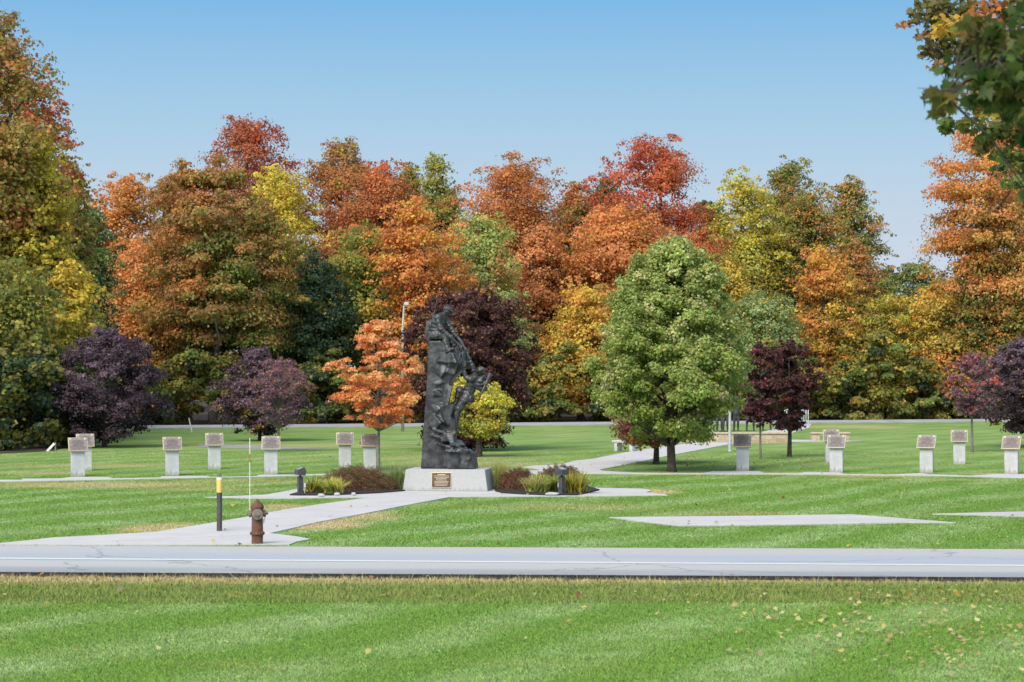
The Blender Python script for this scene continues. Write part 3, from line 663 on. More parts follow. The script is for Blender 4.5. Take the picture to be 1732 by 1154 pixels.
def hang_tree(name, base, height, clumps, lsize, per, tr, label, seed, extra):
    R = np.random.default_rng(seed); rr = random.Random(seed)
    root = empty(name, base); tag(root, label, 'tree'); B = Vector(base)
    g = NP(); tb = BM()
    pts = [Vector((0, 0, -.1)), Vector((0, 0, height*.1)), Vector((.1, .1, height*.4)), Vector((-.05, .05, height*.7)), Vector((0, 0, height*.95))]
    tb.tube(pts, [tr*1.4, tr, tr*.8, tr*.5, tr*.12], 12)
    allc = []
    for (px, py, D, r, col, dens) in clumps:
        allc.append((Vector((X_of(px, D), D, Z_of(py, D)))-B, r, col, dens))
    for _ in range(extra[0]):       # rest of the crown beyond the picture frame
        a = rr.uniform(-.5*PI, .5*PI); q = rr.uniform(.2, 1)
        p = Vector((abs(math.cos(a))*q*extra[1]+.2, math.sin(a)*q*extra[1], height*rr.uniform(.45, 1.0)))
        allc.append((p, extra[1]*.24, extra[2], 1.0))
    ends = []
    for p, r, col, dens in allc:
        n = int(per*dens*(r*r)/(lsize*lsize)); d = R.normal(size=(n, 3)); d /= np.linalg.norm(d, axis=1, keepdims=True)
        off = d*(R.uniform(0, 1, n)**.5*r)[:, None]; off[:, 2] *= .6
        P = np.array(p)+off; C = np.clip(pal(col)*np.exp(R.normal(0, .22, n))[:, None], .004, .8)
        hue = R.normal(0, .08, n)[:, None]; C = C*np.concatenate([1+hue, 1-hue*.5, 1-hue*.3], 1)
        Nn = R.normal(0, .62, (n, 3))+np.array([-.1, -.35, .6])
        V, F, C4 = maple_leaves(R, P, Nn, lsize, C); g.add(V, F, C4)
        near_end = min(ends, key=lambda q_: (q_-p).length) if ends else None
        if near_end is not None and (near_end-p).length < .12*height:
            m_ = near_end.lerp(p, .5)+Vector((rr.uniform(-.05, .05), 0, rr.uniform(.0, .12)))
            tb.tube([near_end, m_, p], [.009, .006, .002], 5, cap=False)
            for j in range(3): tb.tube([m_.lerp(p, .5*j), p+Vector((rr.uniform(-1, 1), rr.uniform(-1, 1), rr.uniform(-.6, .6)))*r], [.004, .0015], 4, cap=False)
            if rr.random() < .3: ends.append(p)
            continue
        ends.append(p)
        zb = max(height*.22, min(height*.85, p.z-.25*p.length)); p0 = Vector((0, 0, zb)); mid = p0.lerp(p, .5)+Vector((0, 0, .12*p.length))
        tb.tube([p0, p0.lerp(mid, .5)+Vector((0, 0, .05)), mid, mid.lerp(p, .6)+Vector((0, 0, .03)), p], [tr*.22, tr*.12, .014, .009, .003], 6, cap=False)
        for j in range(4):
            e2 = p+Vector((rr.uniform(-1, 1), rr.uniform(-1, 1), rr.uniform(-.5, .5)))*r*.5
            tb.tube([mid.lerp(p, .55+.1*j), e2], [.006, .002], 4, cap=False)
    tb.build('trunk', M['bark'], root, smooth=True); g.build('crown', M['leaf'], root)
    return root
DG = (.075, .12, .028); OG = (.17, .16, .04); MG = (.11, .15, .035)
near = []; rn = random.Random(77)
for (px, py, r_, n_) in ((1600, 140, 40, 5), (1640, 120, 45, 8), (1690, 90, 50, 9), (1720, 50, 40, 8), (1735, 130, 50, 10), (1680, 175, 40, 7), (1725, 215, 35, 6), (1740, 290, 28, 4), (1722, 340, 22, 3), (1655, 70, 30, 4)):
    for _ in range(n_): near.append((px+32+rn.uniform(-r_, r_), py+rn.uniform(-r_, r_)*.8, rn.uniform(10.2, 12.2), rn.uniform(.07, .13), rn.choice((DG, DG, MG, OG)), rn.uniform(.8, 1.3)))
hang_tree('maple_tree', (5.8, 11, 0), 8.5, near, .09, 11, .20, 'near green maple whose big leaves overhang from the top right corner', 21, (34, 3.0, DG))
far_ = [(1575, 18, 37, .42, (.17, .15, .04), 1), (1550, 30, 38, .2, (.24, .16, .05), .8), (1532, 42, 38, .13, 'rust', .9), (1620, 25, 37, .5, OG, 1), (1600, 45, 36, .35, 'gold', .8), (1650, 40, 36, .4, 'orange', .9), (1560, 60, 36, .16, 'brown', .8), (1585, 110, 36, .16, 'brown', .8), (1610, 150, 36, .2, 'yolive', .8), (1660, 150, 36, .3, 'orange', .8), (1670, 20, 38, .5, 'rust', .9), (1720, 15, 38, .5, OG, 1),
        (1590, 62, 37, .4, OG, 1.1), (1640, 60, 38, .5, (.18, .15, .04), 1), (1700, 60, 38, .5, 'rust', .9), (1572, 88, 37, .25, (.17, .15, .05), 1), (1600, 92, 37, .3, OG, 1), (1640, 90, 38, .4, OG, 1),
        (1605, 180, 38, .18, 'peach', .8), (1635, 172, 38, .25, 'orange', .8), (1665, 188, 38, .35, 'gold', .9), (1700, 180, 38, .4, 'orange', 1), (1730, 190, 38, .35, 'gold', 1), (1590, 188, 38, .13, 'rust', .7),
        (1602, 215, 37, .22, 'green', 1), (1640, 212, 37, .28, 'olive', 1), (1680, 225, 37, .35, 'green', 1.1), (1720, 225, 37, .4, OG, 1.2), (1700, 262, 37, .28, 'green', 1), (1730, 275, 37, .35, 'green', 1.1),
        (1665, 250, 37, .22, OG, .9), (1715, 310, 36, .22, 'green', .9), (1740, 330, 36, .25, 'green', .9), (1600, 205, 37, .14, 'green', .8), (1740, 120, 38, .6, OG, 1), (1690, 120, 38, .5, OG, .9), (1690, 285, 36, .14, 'dgreen', .9)]
hang_tree('maple_tree', (13.6, 39.5, 0), 13.5, far_, .14, 15, .26, 'turning maple with olive and orange sprays behind the big overhanging leaves', 22, (40, 4.6, OG))

# ------------------------------------------------------------------ grass blades and leaf litter
def blades(name, areas, label, seed, keep=None):
    R = np.random.default_rng(seed); g = NP()
    for (Da, Db, n, wd, h, hj) in areas:
        u = R.uniform(size=n); D = np.sqrt(Da*Da+u*(Db*Db-Da*Da)); x = R.uniform(-.262, .262, n)*D
        P = np.stack([x, D, np.zeros(n)], 1)
        if keep is not None: P = P[keep(P)]; n = len(P)
        a = R.uniform(0, 2*PI, n); t = np.stack([np.cos(a), np.sin(a), np.zeros(n)], 1)
        hh = h*R.uniform(1-hj, 1+hj, n); le = R.normal(0, .45, (n, 2))*hh[:, None]
        tip = P+np.concatenate([le, hh[:, None]], 1)
        V = np.stack([P-t*wd/2, P+t*wd/2, tip], 1).reshape(-1, 3)
        C = np.repeat(np.clip(R.normal(1.75, .42, n), .7, 3.0)[:, None]*np.array([1, 1, 1.0])*np.concatenate([1+R.normal(0, .1, (n, 1)), np.ones((n, 2))], 1), 3, axis=0)
        g.add(V, np.arange(n*3).reshape(-1, 3), C)
    return g
g = blades('g', [(14.5, 26.5, 440000, .007, .019, .5)], '', 31)
tag(g.build('grass_blades', M['lawnblade']), 'mown green grass blades on the near lawn', 'grass', kind='stuff')
kn = lambda P: P[:, 1] < n0.y+(n1.y-n0.y)*(P[:, 0]+60)/120-.27+.07*np.sin(P[:, 0]*5)+.05*np.sin(P[:, 0]*13.7)
g = blades('g', [(26.4, 30.4, 110000, .010, .034, .7), (28.8, 30.4, 1800, .008, .10, .6)], '', 32, kn)
tag(g.build('verge_grass', M['lawnblade']), 'rough drier grass on the verge before the road', 'grass', kind='stuff')

POLY = [np.array([(p.x, p.y) for p in PG(pl)]) for _, pl in path_defs]+[np.array([(v.co.x, v.co.y) for v in o.data.vertices[:len(o.data.vertices)//2]]) for o in COL.objects if o.name.startswith('mulch_bed')]
def inside(P, poly):
    x, y = P[:, 0], P[:, 1]; r = np.zeros(len(P), bool)
    for (x0, y0), (x1, y1) in zip(poly, np.roll(poly, -1, 0)):
        if abs(y1-y0) < 1e-9: continue
        r ^= ((y0 > y) != (y1 > y)) & (x < (x1-x0)*(y-y0)/(y1-y0)+x0)
    return r
def kf(P):
    k = P[:, 1] > f0.y+(f1.y-f0.y)*(P[:, 0]+60)/120+.04
    for pl in POLY: k &= ~inside(P, pl)
    return k
g = blades('g', [(34.5, 62, 330000, .014, .02, .5), (60, 82, 200000, .014, .016, .4)], '', 33, kf)
tag(g.build('grass_blades', M['lawnblade']), 'mown grass around the memorial beyond the road', 'grass', kind='stuff')

def flat_leaves(name, pts, size, cols, seed, label):
    R = np.random.default_rng(seed); n = len(pts); P = np.array([(p.x, p.y, .045+R.uniform(0, .015)) for p in pts])
    C = np.array([pal(c) for c in cols])[R.integers(0, len(cols), n)]*R.uniform(.75, 1.15, n)[:, None]
    Nn = np.array([0, 0, 1.0])+R.normal(0, .33, (n, 3)); Nn /= np.linalg.norm(Nn, axis=1, keepdims=True)
    r = R.normal(size=(n, 3)); a = np.cross(Nn, r); a /= np.linalg.norm(a, axis=1, keepdims=True); b = np.cross(Nn, a); s = size*R.uniform(.55, 1.2, n); k = len(LEAF)
    V = P[:, None, :]+b[:, None, :]*(LEAF[None, :, 0, None]*s[:, None, None])+a[:, None, :]*(LEAF[None, :, 1, None]*s[:, None, None])+Nn[:, None, :]*(LEAF[None, :, 0, None]**2*s[:, None, None]*.9)
    g = NP(); g.add(V.reshape(-1, 3), np.arange(n*k).reshape(n, k), np.repeat(C, k, axis=0))
    tag(g.build(name, M['leaf']), label, 'fallen leaves', kind='stuff')
R1 = random.Random(12); pts = []
while len(pts) < 560:
    px = R1.uniform(0, 1760); py = R1.uniform(1000, 1150)
    w_ = .03+.97*max(0, min(1, (px-1050)/450))**1.3
    w_ *= math.exp(-((py-1050)/60)**2) + .22
    if R1.random() < w_: pts.append(G(px, py))
flat_leaves('fallen_leaves', pts, .075, ['pale', (.7, .58, .2), (.78, .68, .38), (.75, .62, .3), (.62, .42, .2), (.7, .6, .2)], 41, 'yellow fallen maple leaves scattered over the near lawn at right')
pts = []
while len(pts) < 330:
    px = R1.uniform(0, 1732); py = 770+160*R1.random()**1.3
    near_tree = math.exp(-((px-1190)/130)**2-((py-786)/9)**2)+.6*math.exp(-((px-1360)/90)**2-((py-782)/9)**2)
    if R1.random() < .03+near_tree: pts.append(G(px, py))
flat_leaves('fallen_leaves', pts, .09, ['pale', 'yellow', (.7, .62, .35), 'gold', 'brown'], 42, 'pale fallen leaves dotted over the lawn around the statue and under the green maple')
pts = [G(R1.uniform(0, 1732), R1.uniform(978, 1018)) for _ in range(26)]
flat_leaves('fallen_leaves', pts, .10, ['pale', 'peach', 'gold', 'rust'], 43, 'single fallen leaves on the dry verge by the road')

# ------------------------------------------------------------------ monument
mg = G(758.8, 832.3); mon = empty('soldier_monument', (mg.x, mg.y+.75, .02), math.radians(-7))
tag(mon, 'bronze war memorial of two soldiers on a rock pillar over a grey granite base', 'monument')
SC = mg.y/FPX            # metres per photo pixel at the monument
BZ = .53                 # top of the granite base
def q(px, py, y=0.0):    # photo pixel -> local point on the monument plane
    return Vector(((px-758.8)*SC, y, BZ+(796.6-py)*SC+0.0))
b = BM(); hw0, hw1 = 1.06, .985; yd0, yd1 = .74, .66
b.box((0, 0, BZ/2), (2*hw0, 2*yd0, BZ), taper=hw1/hw0, bev=.012)
b.build('granite_base', M['granite'], mon)
# plaque on the sloping front
pf = BM(); cxp = (752.5-758.8)*SC
slope = math.atan2(.074*.95, BZ)
pf.box((cxp, -.722, .27), (.50, .02, .385), rot=(-slope, 0, 0), bev=.004); pfo = pf.build('plaque', M['gold'], mon)
pb = BM(); pb.box((cxp, -.7335, .27), (.465, .012, .35), rot=(-slope, 0, 0)); pb.build('plaque_face', M['plaque_brown'], pfo)
tx = BM(); rr = random.Random(2)
for k in range(9):
    zz = .27+.135-.033*k; ww = (.2 if k == 0 else rr.uniform(.26, .38))
    yy = -.7335-.0065-(.27-zz)*math.tan(slope)
    tx.box((cxp, yy-.001, zz), (ww, .004, .010 if k else .018), rot=(-slope, 0, 0))
tx.build('inscription', M['gold'], pfo)

def qz(vx, vy): return ((vx/3.037+660-758.8)*SC, BZ+(796.6-(vy/3.037+480))*SC)
slab = [qz(*p) for p in ((158, 960), (166, 850), (180, 640), (192, 480), (198, 300), (262, 296), (300, 335), (340, 365), (372, 385), (395, 405), (396, 430), (372, 448), (345, 472), (318, 505), (300, 545), (292, 610),
                          (300, 690), (305, 780), (305, 860), (330, 872), (395, 868), (425, 885), (440, 960))]
b = BM(); b.prism(slab, -.30, .36)
rk = random.Random(9)
base_poly = [qz(*p) for p in ((302, 960), (296, 872), (330, 868), (400, 862), (428, 884), (441, 960))]
b.prism(base_poly, -.50, .42)
lowp = [qz(*p) for p in ((158, 960), (163, 900), (230, 885), (300, 900), (303, 960))]; b.prism(lowp, -.305, .38)
def chunk(vx, vy, w_, h_, y, d_, rot=0.0, jit=.16):
    x, z = qz(vx, vy); b.box((x, y, z), (w_/3.037*SC*1.0, d_, h_/3.037*SC), rot=(rk.uniform(-.2, .2), rot, rk.uniform(-.4, .4)), jit=jit, rng=rk)
for a in ((312, 385, 92, 40, -.30, .50, .10), (345, 402, 80, 62, -.12, .55, .25), (284, 430, 40, 96, -.30, .16, .50), (325, 432, 64, 66, -.24, .34, .4), (372, 395, 44, 70, -.05, .45, -.2), (388, 420, 40, 50, .0, .3, .3),
          (262, 520, 44, 12, -.31, .10, -.35), (252, 570, 42, 22, -.31, .12, -.15), (292, 600, 30, 110, -.24, .30, .10), (262, 615, 40, 70, -.28, .14, .45), (240, 655, 30, 24, -.31, .10, .2),
          (243, 712, 56, 40, -.34, .18, .55), (232, 745, 40, 20, -.34, .14, .3), (304, 690, 56, 96, -.18, .46, .15), (322, 655, 46, 44, -.06, .46, .5), (262, 768, 66, 22, -.36, .22, .10), (252, 792, 50, 16, -.38, .18, .2),
          (302, 800, 60, 44, -.30, .40, .06), (322, 755, 40, 76, -.16, .46, .18), (338, 835, 70, 30, -.26, .5, .2), (292, 838, 90, 14, -.40, .26, .22), (330, 856, 110, 12, -.42, .40, .10), (385, 864, 60, 12, -.36, .40, .25), (326, 815, 30, 36, -.40, .16, -.1),
          (345, 900, 40, 60, -.46, .12, .0), (400, 920, 40, 50, -.44, .14, .1)):
    chunk(*a, jit=.28)
rockp = b.build('rock_pillar', M['bronze'], mon, remesh=.024, smooth_it=1)
txt = bpy.data.textures.new('rock_noise', 'CLOUDS'); txt.noise_scale = .10; txt.noise_depth = 3
dm = rockp.modifiers.new('rock', 'DISPLACE'); dm.texture = txt; dm.strength = .016; dm.mid_level = .5

def folds(bb, a, ra, c, rc, n, rg):       # rumpled cloth rings round a limb
    a, c = Vector(a), Vector(c); d = c-a
    for k in range(n):
        t = (k+.5)/n+rg.uniform(-.08, .08); p = a+d*t; r_ = ra+(rc-ra)*t; dv = d.normalized()*.016
        off = Vector((rg.uniform(-1, 1), rg.uniform(-1, 1), rg.uniform(-1, 1)))*r_*.18
        bb.tube([p-dv+off*.4, p+off, p+dv*1.2+off*.4], [r_*.98, r_*1.17, r_*.98], 10)
rf = random.Random(31)
# upper soldier: sits on top of the pillar, leaning down with both arms
b = BM(); L = b.limb
hip = q(735, 566, -.05); ches = q(741, 545, -.05); neck = q(748, 533, -.05)
L(hip, .175, ches, .165, 14); L(ches, .165, q(745.5, 537, -.05), .12, 12); L(neck, .062, q(753, 529, -.05), .06)
b.ball(q(743, 538, -.05), (.12, .22, .10)); b.ball(q(755.8, 526.8, -.05), (.098, .085, .118), 3, rot=(0, .35, 0))
b.ball(q(756.5, 523.6, -.05), (.112, .10, .085), 3, rot=(0, .35, 0)); b.box(q(762.6, 527.2, -.05), (.075, .12, .016), rot=(0, .6, 0))      # cap and brim
b.ball(q(762.2, 530.8, -.05), (.02, .015, .022)); b.ball(q(760, 534.4, -.05), (.028, .03, .02)); b.ball(q(755.5, 528, -.14), (.02, .012, .03)); b.ball(q(755.5, 528, .04), (.02, .012, .03))
b.ball(q(734.5, 568.5, -.05), (.165, .19, .115))
# near (right) arm
L(q(741, 538, -.22), .085, q(747, 558, -.30), .066); L(q(747, 558, -.30), .062, q(763, 571, -.30), .046); L(q(763, 571, -.3), .044, q(775, 583, -.22), .036)
# far arm
L(q(750, 539, .10), .08, q(762, 561, .08), .062); L(q(762, 561, .08), .058, q(777, 577, .02), .042); L(q(777, 577, .02), .042, q(786, 592, -.02), .034)
def hand(bb, p, d, n_=(0, -1, 0), s=1.0, curl=.6):
    p = Vector(p); d = Vector(d).normalized(); n_ = Vector(n_); n_ = (n_-d*n_.dot(d)).normalized(); sd_ = d.cross(n_)
    bb.limb(p, .034*s, p+d*.06*s, .034*s, 8); bb.limb(p+sd_*.02*s, .022*s, p+d*.07*s+sd_*.024*s, .02*s, 8); bb.limb(p-sd_*.02*s, .022*s, p+d*.065*s-sd_*.024*s, .02*s, 8)
    for k, ln in enumerate((.06, .075, .07, .055)):
        o0 = p+d*.075*s+sd_*(.033-.022*k)*s; o1 = o0+d*ln*.55*s+n_*.012*s; o2 = o1+(d*(1-curl)+n_*curl)*ln*.55*s
        bb.tube([o0, o1, o2], [.0125*s, .0115*s, .009*s], 7)
    t0 = p+d*.02*s+sd_*.035*s; t1 = t0+(d*.6+sd_*.6+n_*.3)*.045*s; bb.tube([t0, t1, t1+(d*.8+n_*.5)*.035*s], [.015*s, .013*s, .010*s], 7)
hand(b, q(775, 583, -.22), q(786, 594, 0)-q(775, 583, 0), s=1.15); hand(b, q(786, 592, -.02), q(792, 597, 0)-q(784, 588, 0), s=1.15)
# legs
L(q(734, 569, -.16), .115, q(752, 567, -.24), .095); L(q(752, 567, -.24), .09, q(756, 583, -.27), .075); L(q(756, 583, -.27), .078, q(760, 594, -.28), .06); L(q(758, 596, -.28), .058, q(768, 591.5, -.32), .042)
L(q(737, 569, .08), .115, q(757, 572, .06), .09); L(q(757, 572, .06), .085, q(767, 588, .02), .07); L(q(767, 588, .02), .07, q(774, 600, .0), .055); L(q(773, 602, 0), .055, q(784, 606, -.02), .042)
for a_, ra_, c_, rc_, n_ in ((q(741, 538, -.22), .085, q(747, 558, -.30), .066, 3), (q(747, 558, -.30), .064, q(759, 568, -.30), .052, 3), (q(750, 539, .10), .08, q(762, 561, .08), .062, 3), (q(762, 561, .08), .06, q(773, 573, .03), .048, 3),
        (q(736, 568.5, -.17), .115, q(752, 567, -.24), .095, 3), (q(752, 568, -.24), .09, q(757, 585, -.27), .078, 4), (q(757, 572, .06), .09, q(767, 588, .02), .072, 4), (hip, .165, q(741, 545, -.05), .165, 4)):
    folds(b, a_, ra_, c_, rc_, n_, rf)
b.tube([q(757.5, 588, -.275), q(760, 596, -.285)], [.078, .072], 10); b.limb(q(758, 597, -.29), .062, q(768.5, 592, -.33), .05); b.limb(q(770, 596, .0), .07, q(774, 602, .0), .062); b.limb(q(773, 603, 0), .062, q(785, 606, -.02), .05)
b.tube([q(735, 558, -.05), q(734.6, 560.5, -.05)], [.198, .198], 16); b.box(q(763.6, 526.6, -.05), (.11, .15, .022), rot=(0, .6, 0)); b.ball(q(748.5, 534.5, -.05), (.085, .10, .04), rot=(0, .5, 0))
for k in range(10):        # folds in jacket and trousers
    aa = rr.uniform(0, 1); b.tube([q(729+10*aa, 544+2.6*k, -.20), q(736+8*aa, 547+2.6*k, -.24), q(743+5*aa, 546+2.6*k, -.2)], [.012, .02, .012], 6)
so1 = b.build('soldier_figure', M['bronze'], mon, remesh=.014, smooth_it=1); so1['label'] = 'seated upper soldier in a cap reaching down'
b = BM()
b.limb(q(724, 547, -.05), .07, q(722, 560, -.05), .085, 10); b.limb(q(722, 560, -.05), .085, q(720.5, 574, -.05), .05, 10); b.ball(q(727, 552, -.02), (.09, .14, .17))
b.build('backpack', M['bronze'], mon, remesh=.018, smooth_it=1)
def rifle(a, c, dy=0.0, nm='rifle'):
    a, c = Vector(a), Vector(c); d = c-a; bb = BM()
    bb.tube([a, a+d*.40], [.020, .024], 8); bb.tube([a+d*.28, a+d*.42, a+d*.62], [.03, .038, .038], 8)
    bb.tube([a+d*.60, a+d*.70, a+d*.72], [.042, .044, .038], 8); bb.tube([a+d*.70, a+d*.80, a+d*1.0], [.036, .046, .066], 8)
    n_ = Vector((d.z, 0, -d.x)).normalized()
    bb.tube([a+d*.6, a+d*.58+n_*.10], [.02, .018], 6); bb.tube([a+d*.02, a+d*.02+n_*.03], [.008, .006], 5)
    bb.tube([a+d*.3+n_*.01, a+d*.5+n_*.09, a+d*.85+n_*.05], [.007, .007, .007], 5)
    return bb.build(nm, M['bronze'], mon, remesh=.009, smooth_it=0)
rifle(q(739, 505.5, -.10), q(724.5, 579, -.14))
# climbing soldier
b = BM(); L = b.limb
sh = q(803, 643, -.12); hp = q(791.5, 673, -.12)
L(sh, .135, q(798, 657, -.12), .13, 14); L(q(798, 657, -.12), .13, hp, .13, 14); b.ball(q(803, 641.5, -.12), (.13, .20, .11), rot=(0, .3, 0))
L(q(806, 637, -.12), .058, q(811, 633, -.12), .058); b.ball(q(812.4, 630.5, -.12), (.10, .088, .112), 3, rot=(0, -.5, 0)); b.ball(q(813.6, 628.6, -.12), (.112, .105, .092), 3, rot=(0, -.5, 0)); b.ball(q(806.8, 628.4, -.12), (.022, .016, .016))
b.ball(q(812, 631, -.21), (.018, .012, .028)); b.ball(q(807.8, 634.5, -.12), (.03, .028, .018))
L(q(803, 638, -.02), .075, q(799.5, 622, -.06), .058); L(q(799.5, 622, -.06), .055, q(791, 603, -.08), .038); hand(b, q(791, 603, -.08), q(787, 595, 0)-q(791, 603, 0), s=1.15)
L(q(799.5, 644, -.28), .075, q(790, 641, -.30), .055); L(q(790, 641, -.30), .052, q(786, 627, -.26), .036); hand(b, q(786, 627, -.26), q(783, 619, 0)-q(786, 627, 0), s=1.1)
L(q(790, 673, .0), .11, q(776, 661, -.02), .088); L(q(776, 661, -.02), .085, q(773, 676, -.04), .068); L(q(773, 676, -.04), .066, q(770.5, 684, -.06), .055); L(q(770.5, 686, -.06), .055, q(763, 688, -.10), .042)
L(q(790, 675, -.22), .115, q(778, 692, -.30), .088); L(q(778, 692, -.30), .086, q(774.5, 706, -.28), .07); L(q(774.5, 706, -.28), .078, q(771, 722, -.24), .055); L(q(771, 724, -.24), .055, q(765, 731, -.30), .04)
b.ball(q(797, 676.5, -.18), (.11, .12, .11))
for a_, ra_, c_, rc_, n_ in ((q(803, 638, -.02), .075, q(799.5, 622, -.06), .058, 3), (q(799.5, 622, -.06), .056, q(793, 607, -.08), .046, 3), (q(799.5, 644, -.28), .075, q(790, 641, -.30), .058, 2), (q(790, 641, -.30), .055, q(786.5, 630, -.27), .044, 2),
        (q(789, 672, .0), .11, q(776, 661, -.02), .088, 3), (q(776, 662, -.02), .085, q(773, 677, -.04), .068, 3), (q(789, 677, -.23), .112, q(778, 692, -.30), .09, 4), (q(778, 692, -.30), .088, q(775, 704, -.28), .074, 3), (q(801, 648, -.12), .135, q(792, 671, -.12), .135, 5)):
    folds(b, a_, ra_, c_, rc_, n_, rf)
b.tube([q(774.8, 704, -.28), q(772, 718, -.25), q(771, 724, -.24)], [.084, .074, .066], 10); b.limb(q(771, 725, -.25), .066, q(764, 731, -.31), .052); b.limb(q(770.5, 686, -.06), .064, q(762.5, 688.5, -.11), .052)
b.lathe([(.02, .02), (.128, .012), (.132, .0), (.126, -.006), (.02, -.01)], 20, (0, 0, 0))
for v_ in list(b.b.verts)[-100:]: v_.co = Euler((0, -.5, 0)).to_matrix() @ v_.co+q(813, 629.6, -.12)
b.tube([q(793.4, 669, -.12), q(792.6, 671.4, -.12)], [.165, .165], 16)
for k in range(8): b.tube([q(792+.6*k, 650+3*k, -.24), q(797-.4*k, 652+3*k, -.27), q(802-.8*k, 650+3*k, -.24)], [.012, .02, .012], 6)
so2 = b.build('soldier_figure', M['bronze'], mon, remesh=.014, smooth_it=1); so2['label'] = 'lower soldier climbing with raised arm'
tf = bpy.data.textures.new('cloth_folds', 'CLOUDS'); tf.noise_scale = .06; tf.noise_depth = 1
for o_ in (so1, so2):
    dm = o_.modifiers.new('folds', 'DISPLACE'); dm.texture = tf; dm.strength = .022; dm.mid_level = .5
b = BM(); b.ball(q(813, 650, -.12), (.14, .19, .20), rot=(0, .35, 0)); b.ball(q(818, 641.5, -.12), (.09, .16, .075), rot=(0, .5, 0)); b.ball(q(816.5, 660, -.14), (.10, .15, .09)); b.ball(q(822, 652, -.2), (.05, .07, .09)); b.ball(q(822, 660, -.05), (.05, .06, .07))
for k in range(3): b.tube([q(806, 645+6*k, -.30), q(813, 648+6*k, -.33), q(820, 647+6*k, -.29)], [.014, .014, .014], 6)
b.build('backpack', M['bronze'], mon, remesh=.016, smooth_it=1)
rifle(q(812.5, 679, -.34), q(832, 634, -.22))
b = BM()
for k in range(1): b.tube([q(789, 596, -.1), q(785, 612, -.32), q(784, 622, -.34), q(788, 634, -.3)], .012, 6)
b.tube([q(783, 590, -.3), q(786, 604, -.38), q(783, 616, -.36), q(780, 606, -.38), q(781, 592, -.3)], .014, 6)
b.build('climbing_rope', M['bronze'], mon, smooth=True)

# ------------------------------------------------------------------ pedestals with tilted bronze plaques
def make_pedestal():
    t = empty('plaque_pedestal', (0, 0, 0))
    b = BM(); b.box((0, 0, .37), (.385, .26, .78), bev=.012); b.build('shaft', M['ped'], t)
    ang = math.radians(-48); cz, cy = .905, -.06
    b = BM(); b.box((0, -.02, .775), (.30, .18, .07)); b.build('neck', M['dark_metal'], t)
    b = BM(); b.box((0, cy, cz), (.54, .50, .035), rot=(math.radians(48), 0, 0), bev=.006); fr = b.build('plaque', M['gold'], t)
    Mx = Matrix.Translation((0, cy, cz)) @ Euler((math.radians(48), 0, 0)).to_matrix().to_4x4()
    b = BM(); b.box((0, 0, .0195), (.505, .465, .012)); b.b.transform(Mx); b.build('plaque_face', M['plaque'], fr)
    b = BM(); rr = random.Random(4)
    for k in range(11): b.box((rr.uniform(-.01, .01), .135-.032*k, .027), (rr.uniform(.28, .42), .009, .004))
    b.b.transform(Mx); b.build('inscription', M['plaque_brown'], fr)
    for sx_ in (-1, 1):
        b = BM(); b.lathe([(.032, 0), (.032, .006), (.02, .009)], 10, (sx_*.205, .19, .026)); b.b.transform(Mx); b.build('badge', M['gold'], fr)
    return t
ped0 = make_pedestal(); used = False
PEDS = [(130, 808, 16, 'leftmost grey pedestal with a tilted bronze plaque'), (142.5, 797.5, 14, 'grey plaque pedestal partly hidden behind the leftmost one'),
        (290, 806, 12, 'second front pedestal from the left, alone between two path slabs'), (361.5, 795, 10, 'rear plaque pedestal above the yellow topped bollard'),
        (457.5, 804, 6, 'plaque pedestal in front of the thin pink tree'), (583, 793, 4, 'rear plaque pedestal beneath the orange maple, taller looking, left of its trunk'),
        (625.5, 797, 0, 'plaque pedestal touching the orange maple trunk behind the brown shrub'),
        (1257, 798.5, -7, 'plaque pedestal nearest the big green maple at right'), (1416, 800.5, -14, 'front plaque pedestal overlapping another in front of the stone bench'),
        (1407, 785.5, -6, 'plaque pedestal half hidden behind another before the stone bench'), (1569, 801, -20, 'lone front plaque pedestal left of the rear right one'),
        (1624, 786.5, -12, 'rear right plaque pedestal beside the thin purple tree'), (1713, 803, -22, 'rightmost plaque pedestal near the picture edge')]
for i, (px, py, yaw, lab) in enumerate(PEDS):
    o = ped0 if i == 0 else copy_tree(ped0)
    g_ = G(px, py-1.2); o.location = (g_.x, g_.y+.13, 0.01); o.rotation_euler = (0, 0, math.radians(yaw))
    tag(o, lab, 'pedestal', 'grey plaque pedestals around the memorial')

# ------------------------------------------------------------------ hydrant
hg = G(434, 922.3); hyd = empty('fire_hydrant', (hg.x, hg.y+.1, 0), math.radians(10)); s = hg.y/FPX
tag(hyd, 'rusty brown fire hydrant at the roadside where the path meets the road', 'fire hydrant')
def hz(py): return (922.3-py)*s
b = BM(); b.lathe([(.096, -.05), (.096, hz(905)), (.12, hz(905)), (.125, hz(903.5)), (.125, hz(901.5)), (.118, hz(900.8)), (.098, hz(900)), (.094, hz(885)), (.092, hz(872)), (.098, hz(864)), (.104, hz(861.5)), (.104, hz(860))], 28)
for k in range(8):
    a = 2*PI*k/8+.3; b.lathe([(.012, hz(905.5)), (.012, hz(900.2))], 6, (.112*math.cos(a), .112*math.sin(a), 0))
b.build('barrel', M['rust'], hyd, smooth=True, ang=35)
b = BM(); b.lathe([(.108, hz(860)), (.112, hz(858.5)), (.104, hz(856)), (.085, hz(852.5)), (.052, hz(850)), (.045, hz(849.4)), (.045, hz(848.2)), (.03, hz(847.6)), (.016, hz(847.2)), (.016, hz(844.8))], 28)
b.build('bonnet', M['rust'], hyd, smooth=True, ang=35)
b = BM(); b.lathe([(.062, .06), (.066, .10), (.092, .105), (.092, .14), (.080, .15), (.052, .152), (.05, .157), (.02, .158), (.018, .185)], 24, (0, 0, hz(870.5)), 'Y')
b.build('pumper_cap', M['rust_grey'], hyd, smooth=True, ang=35)
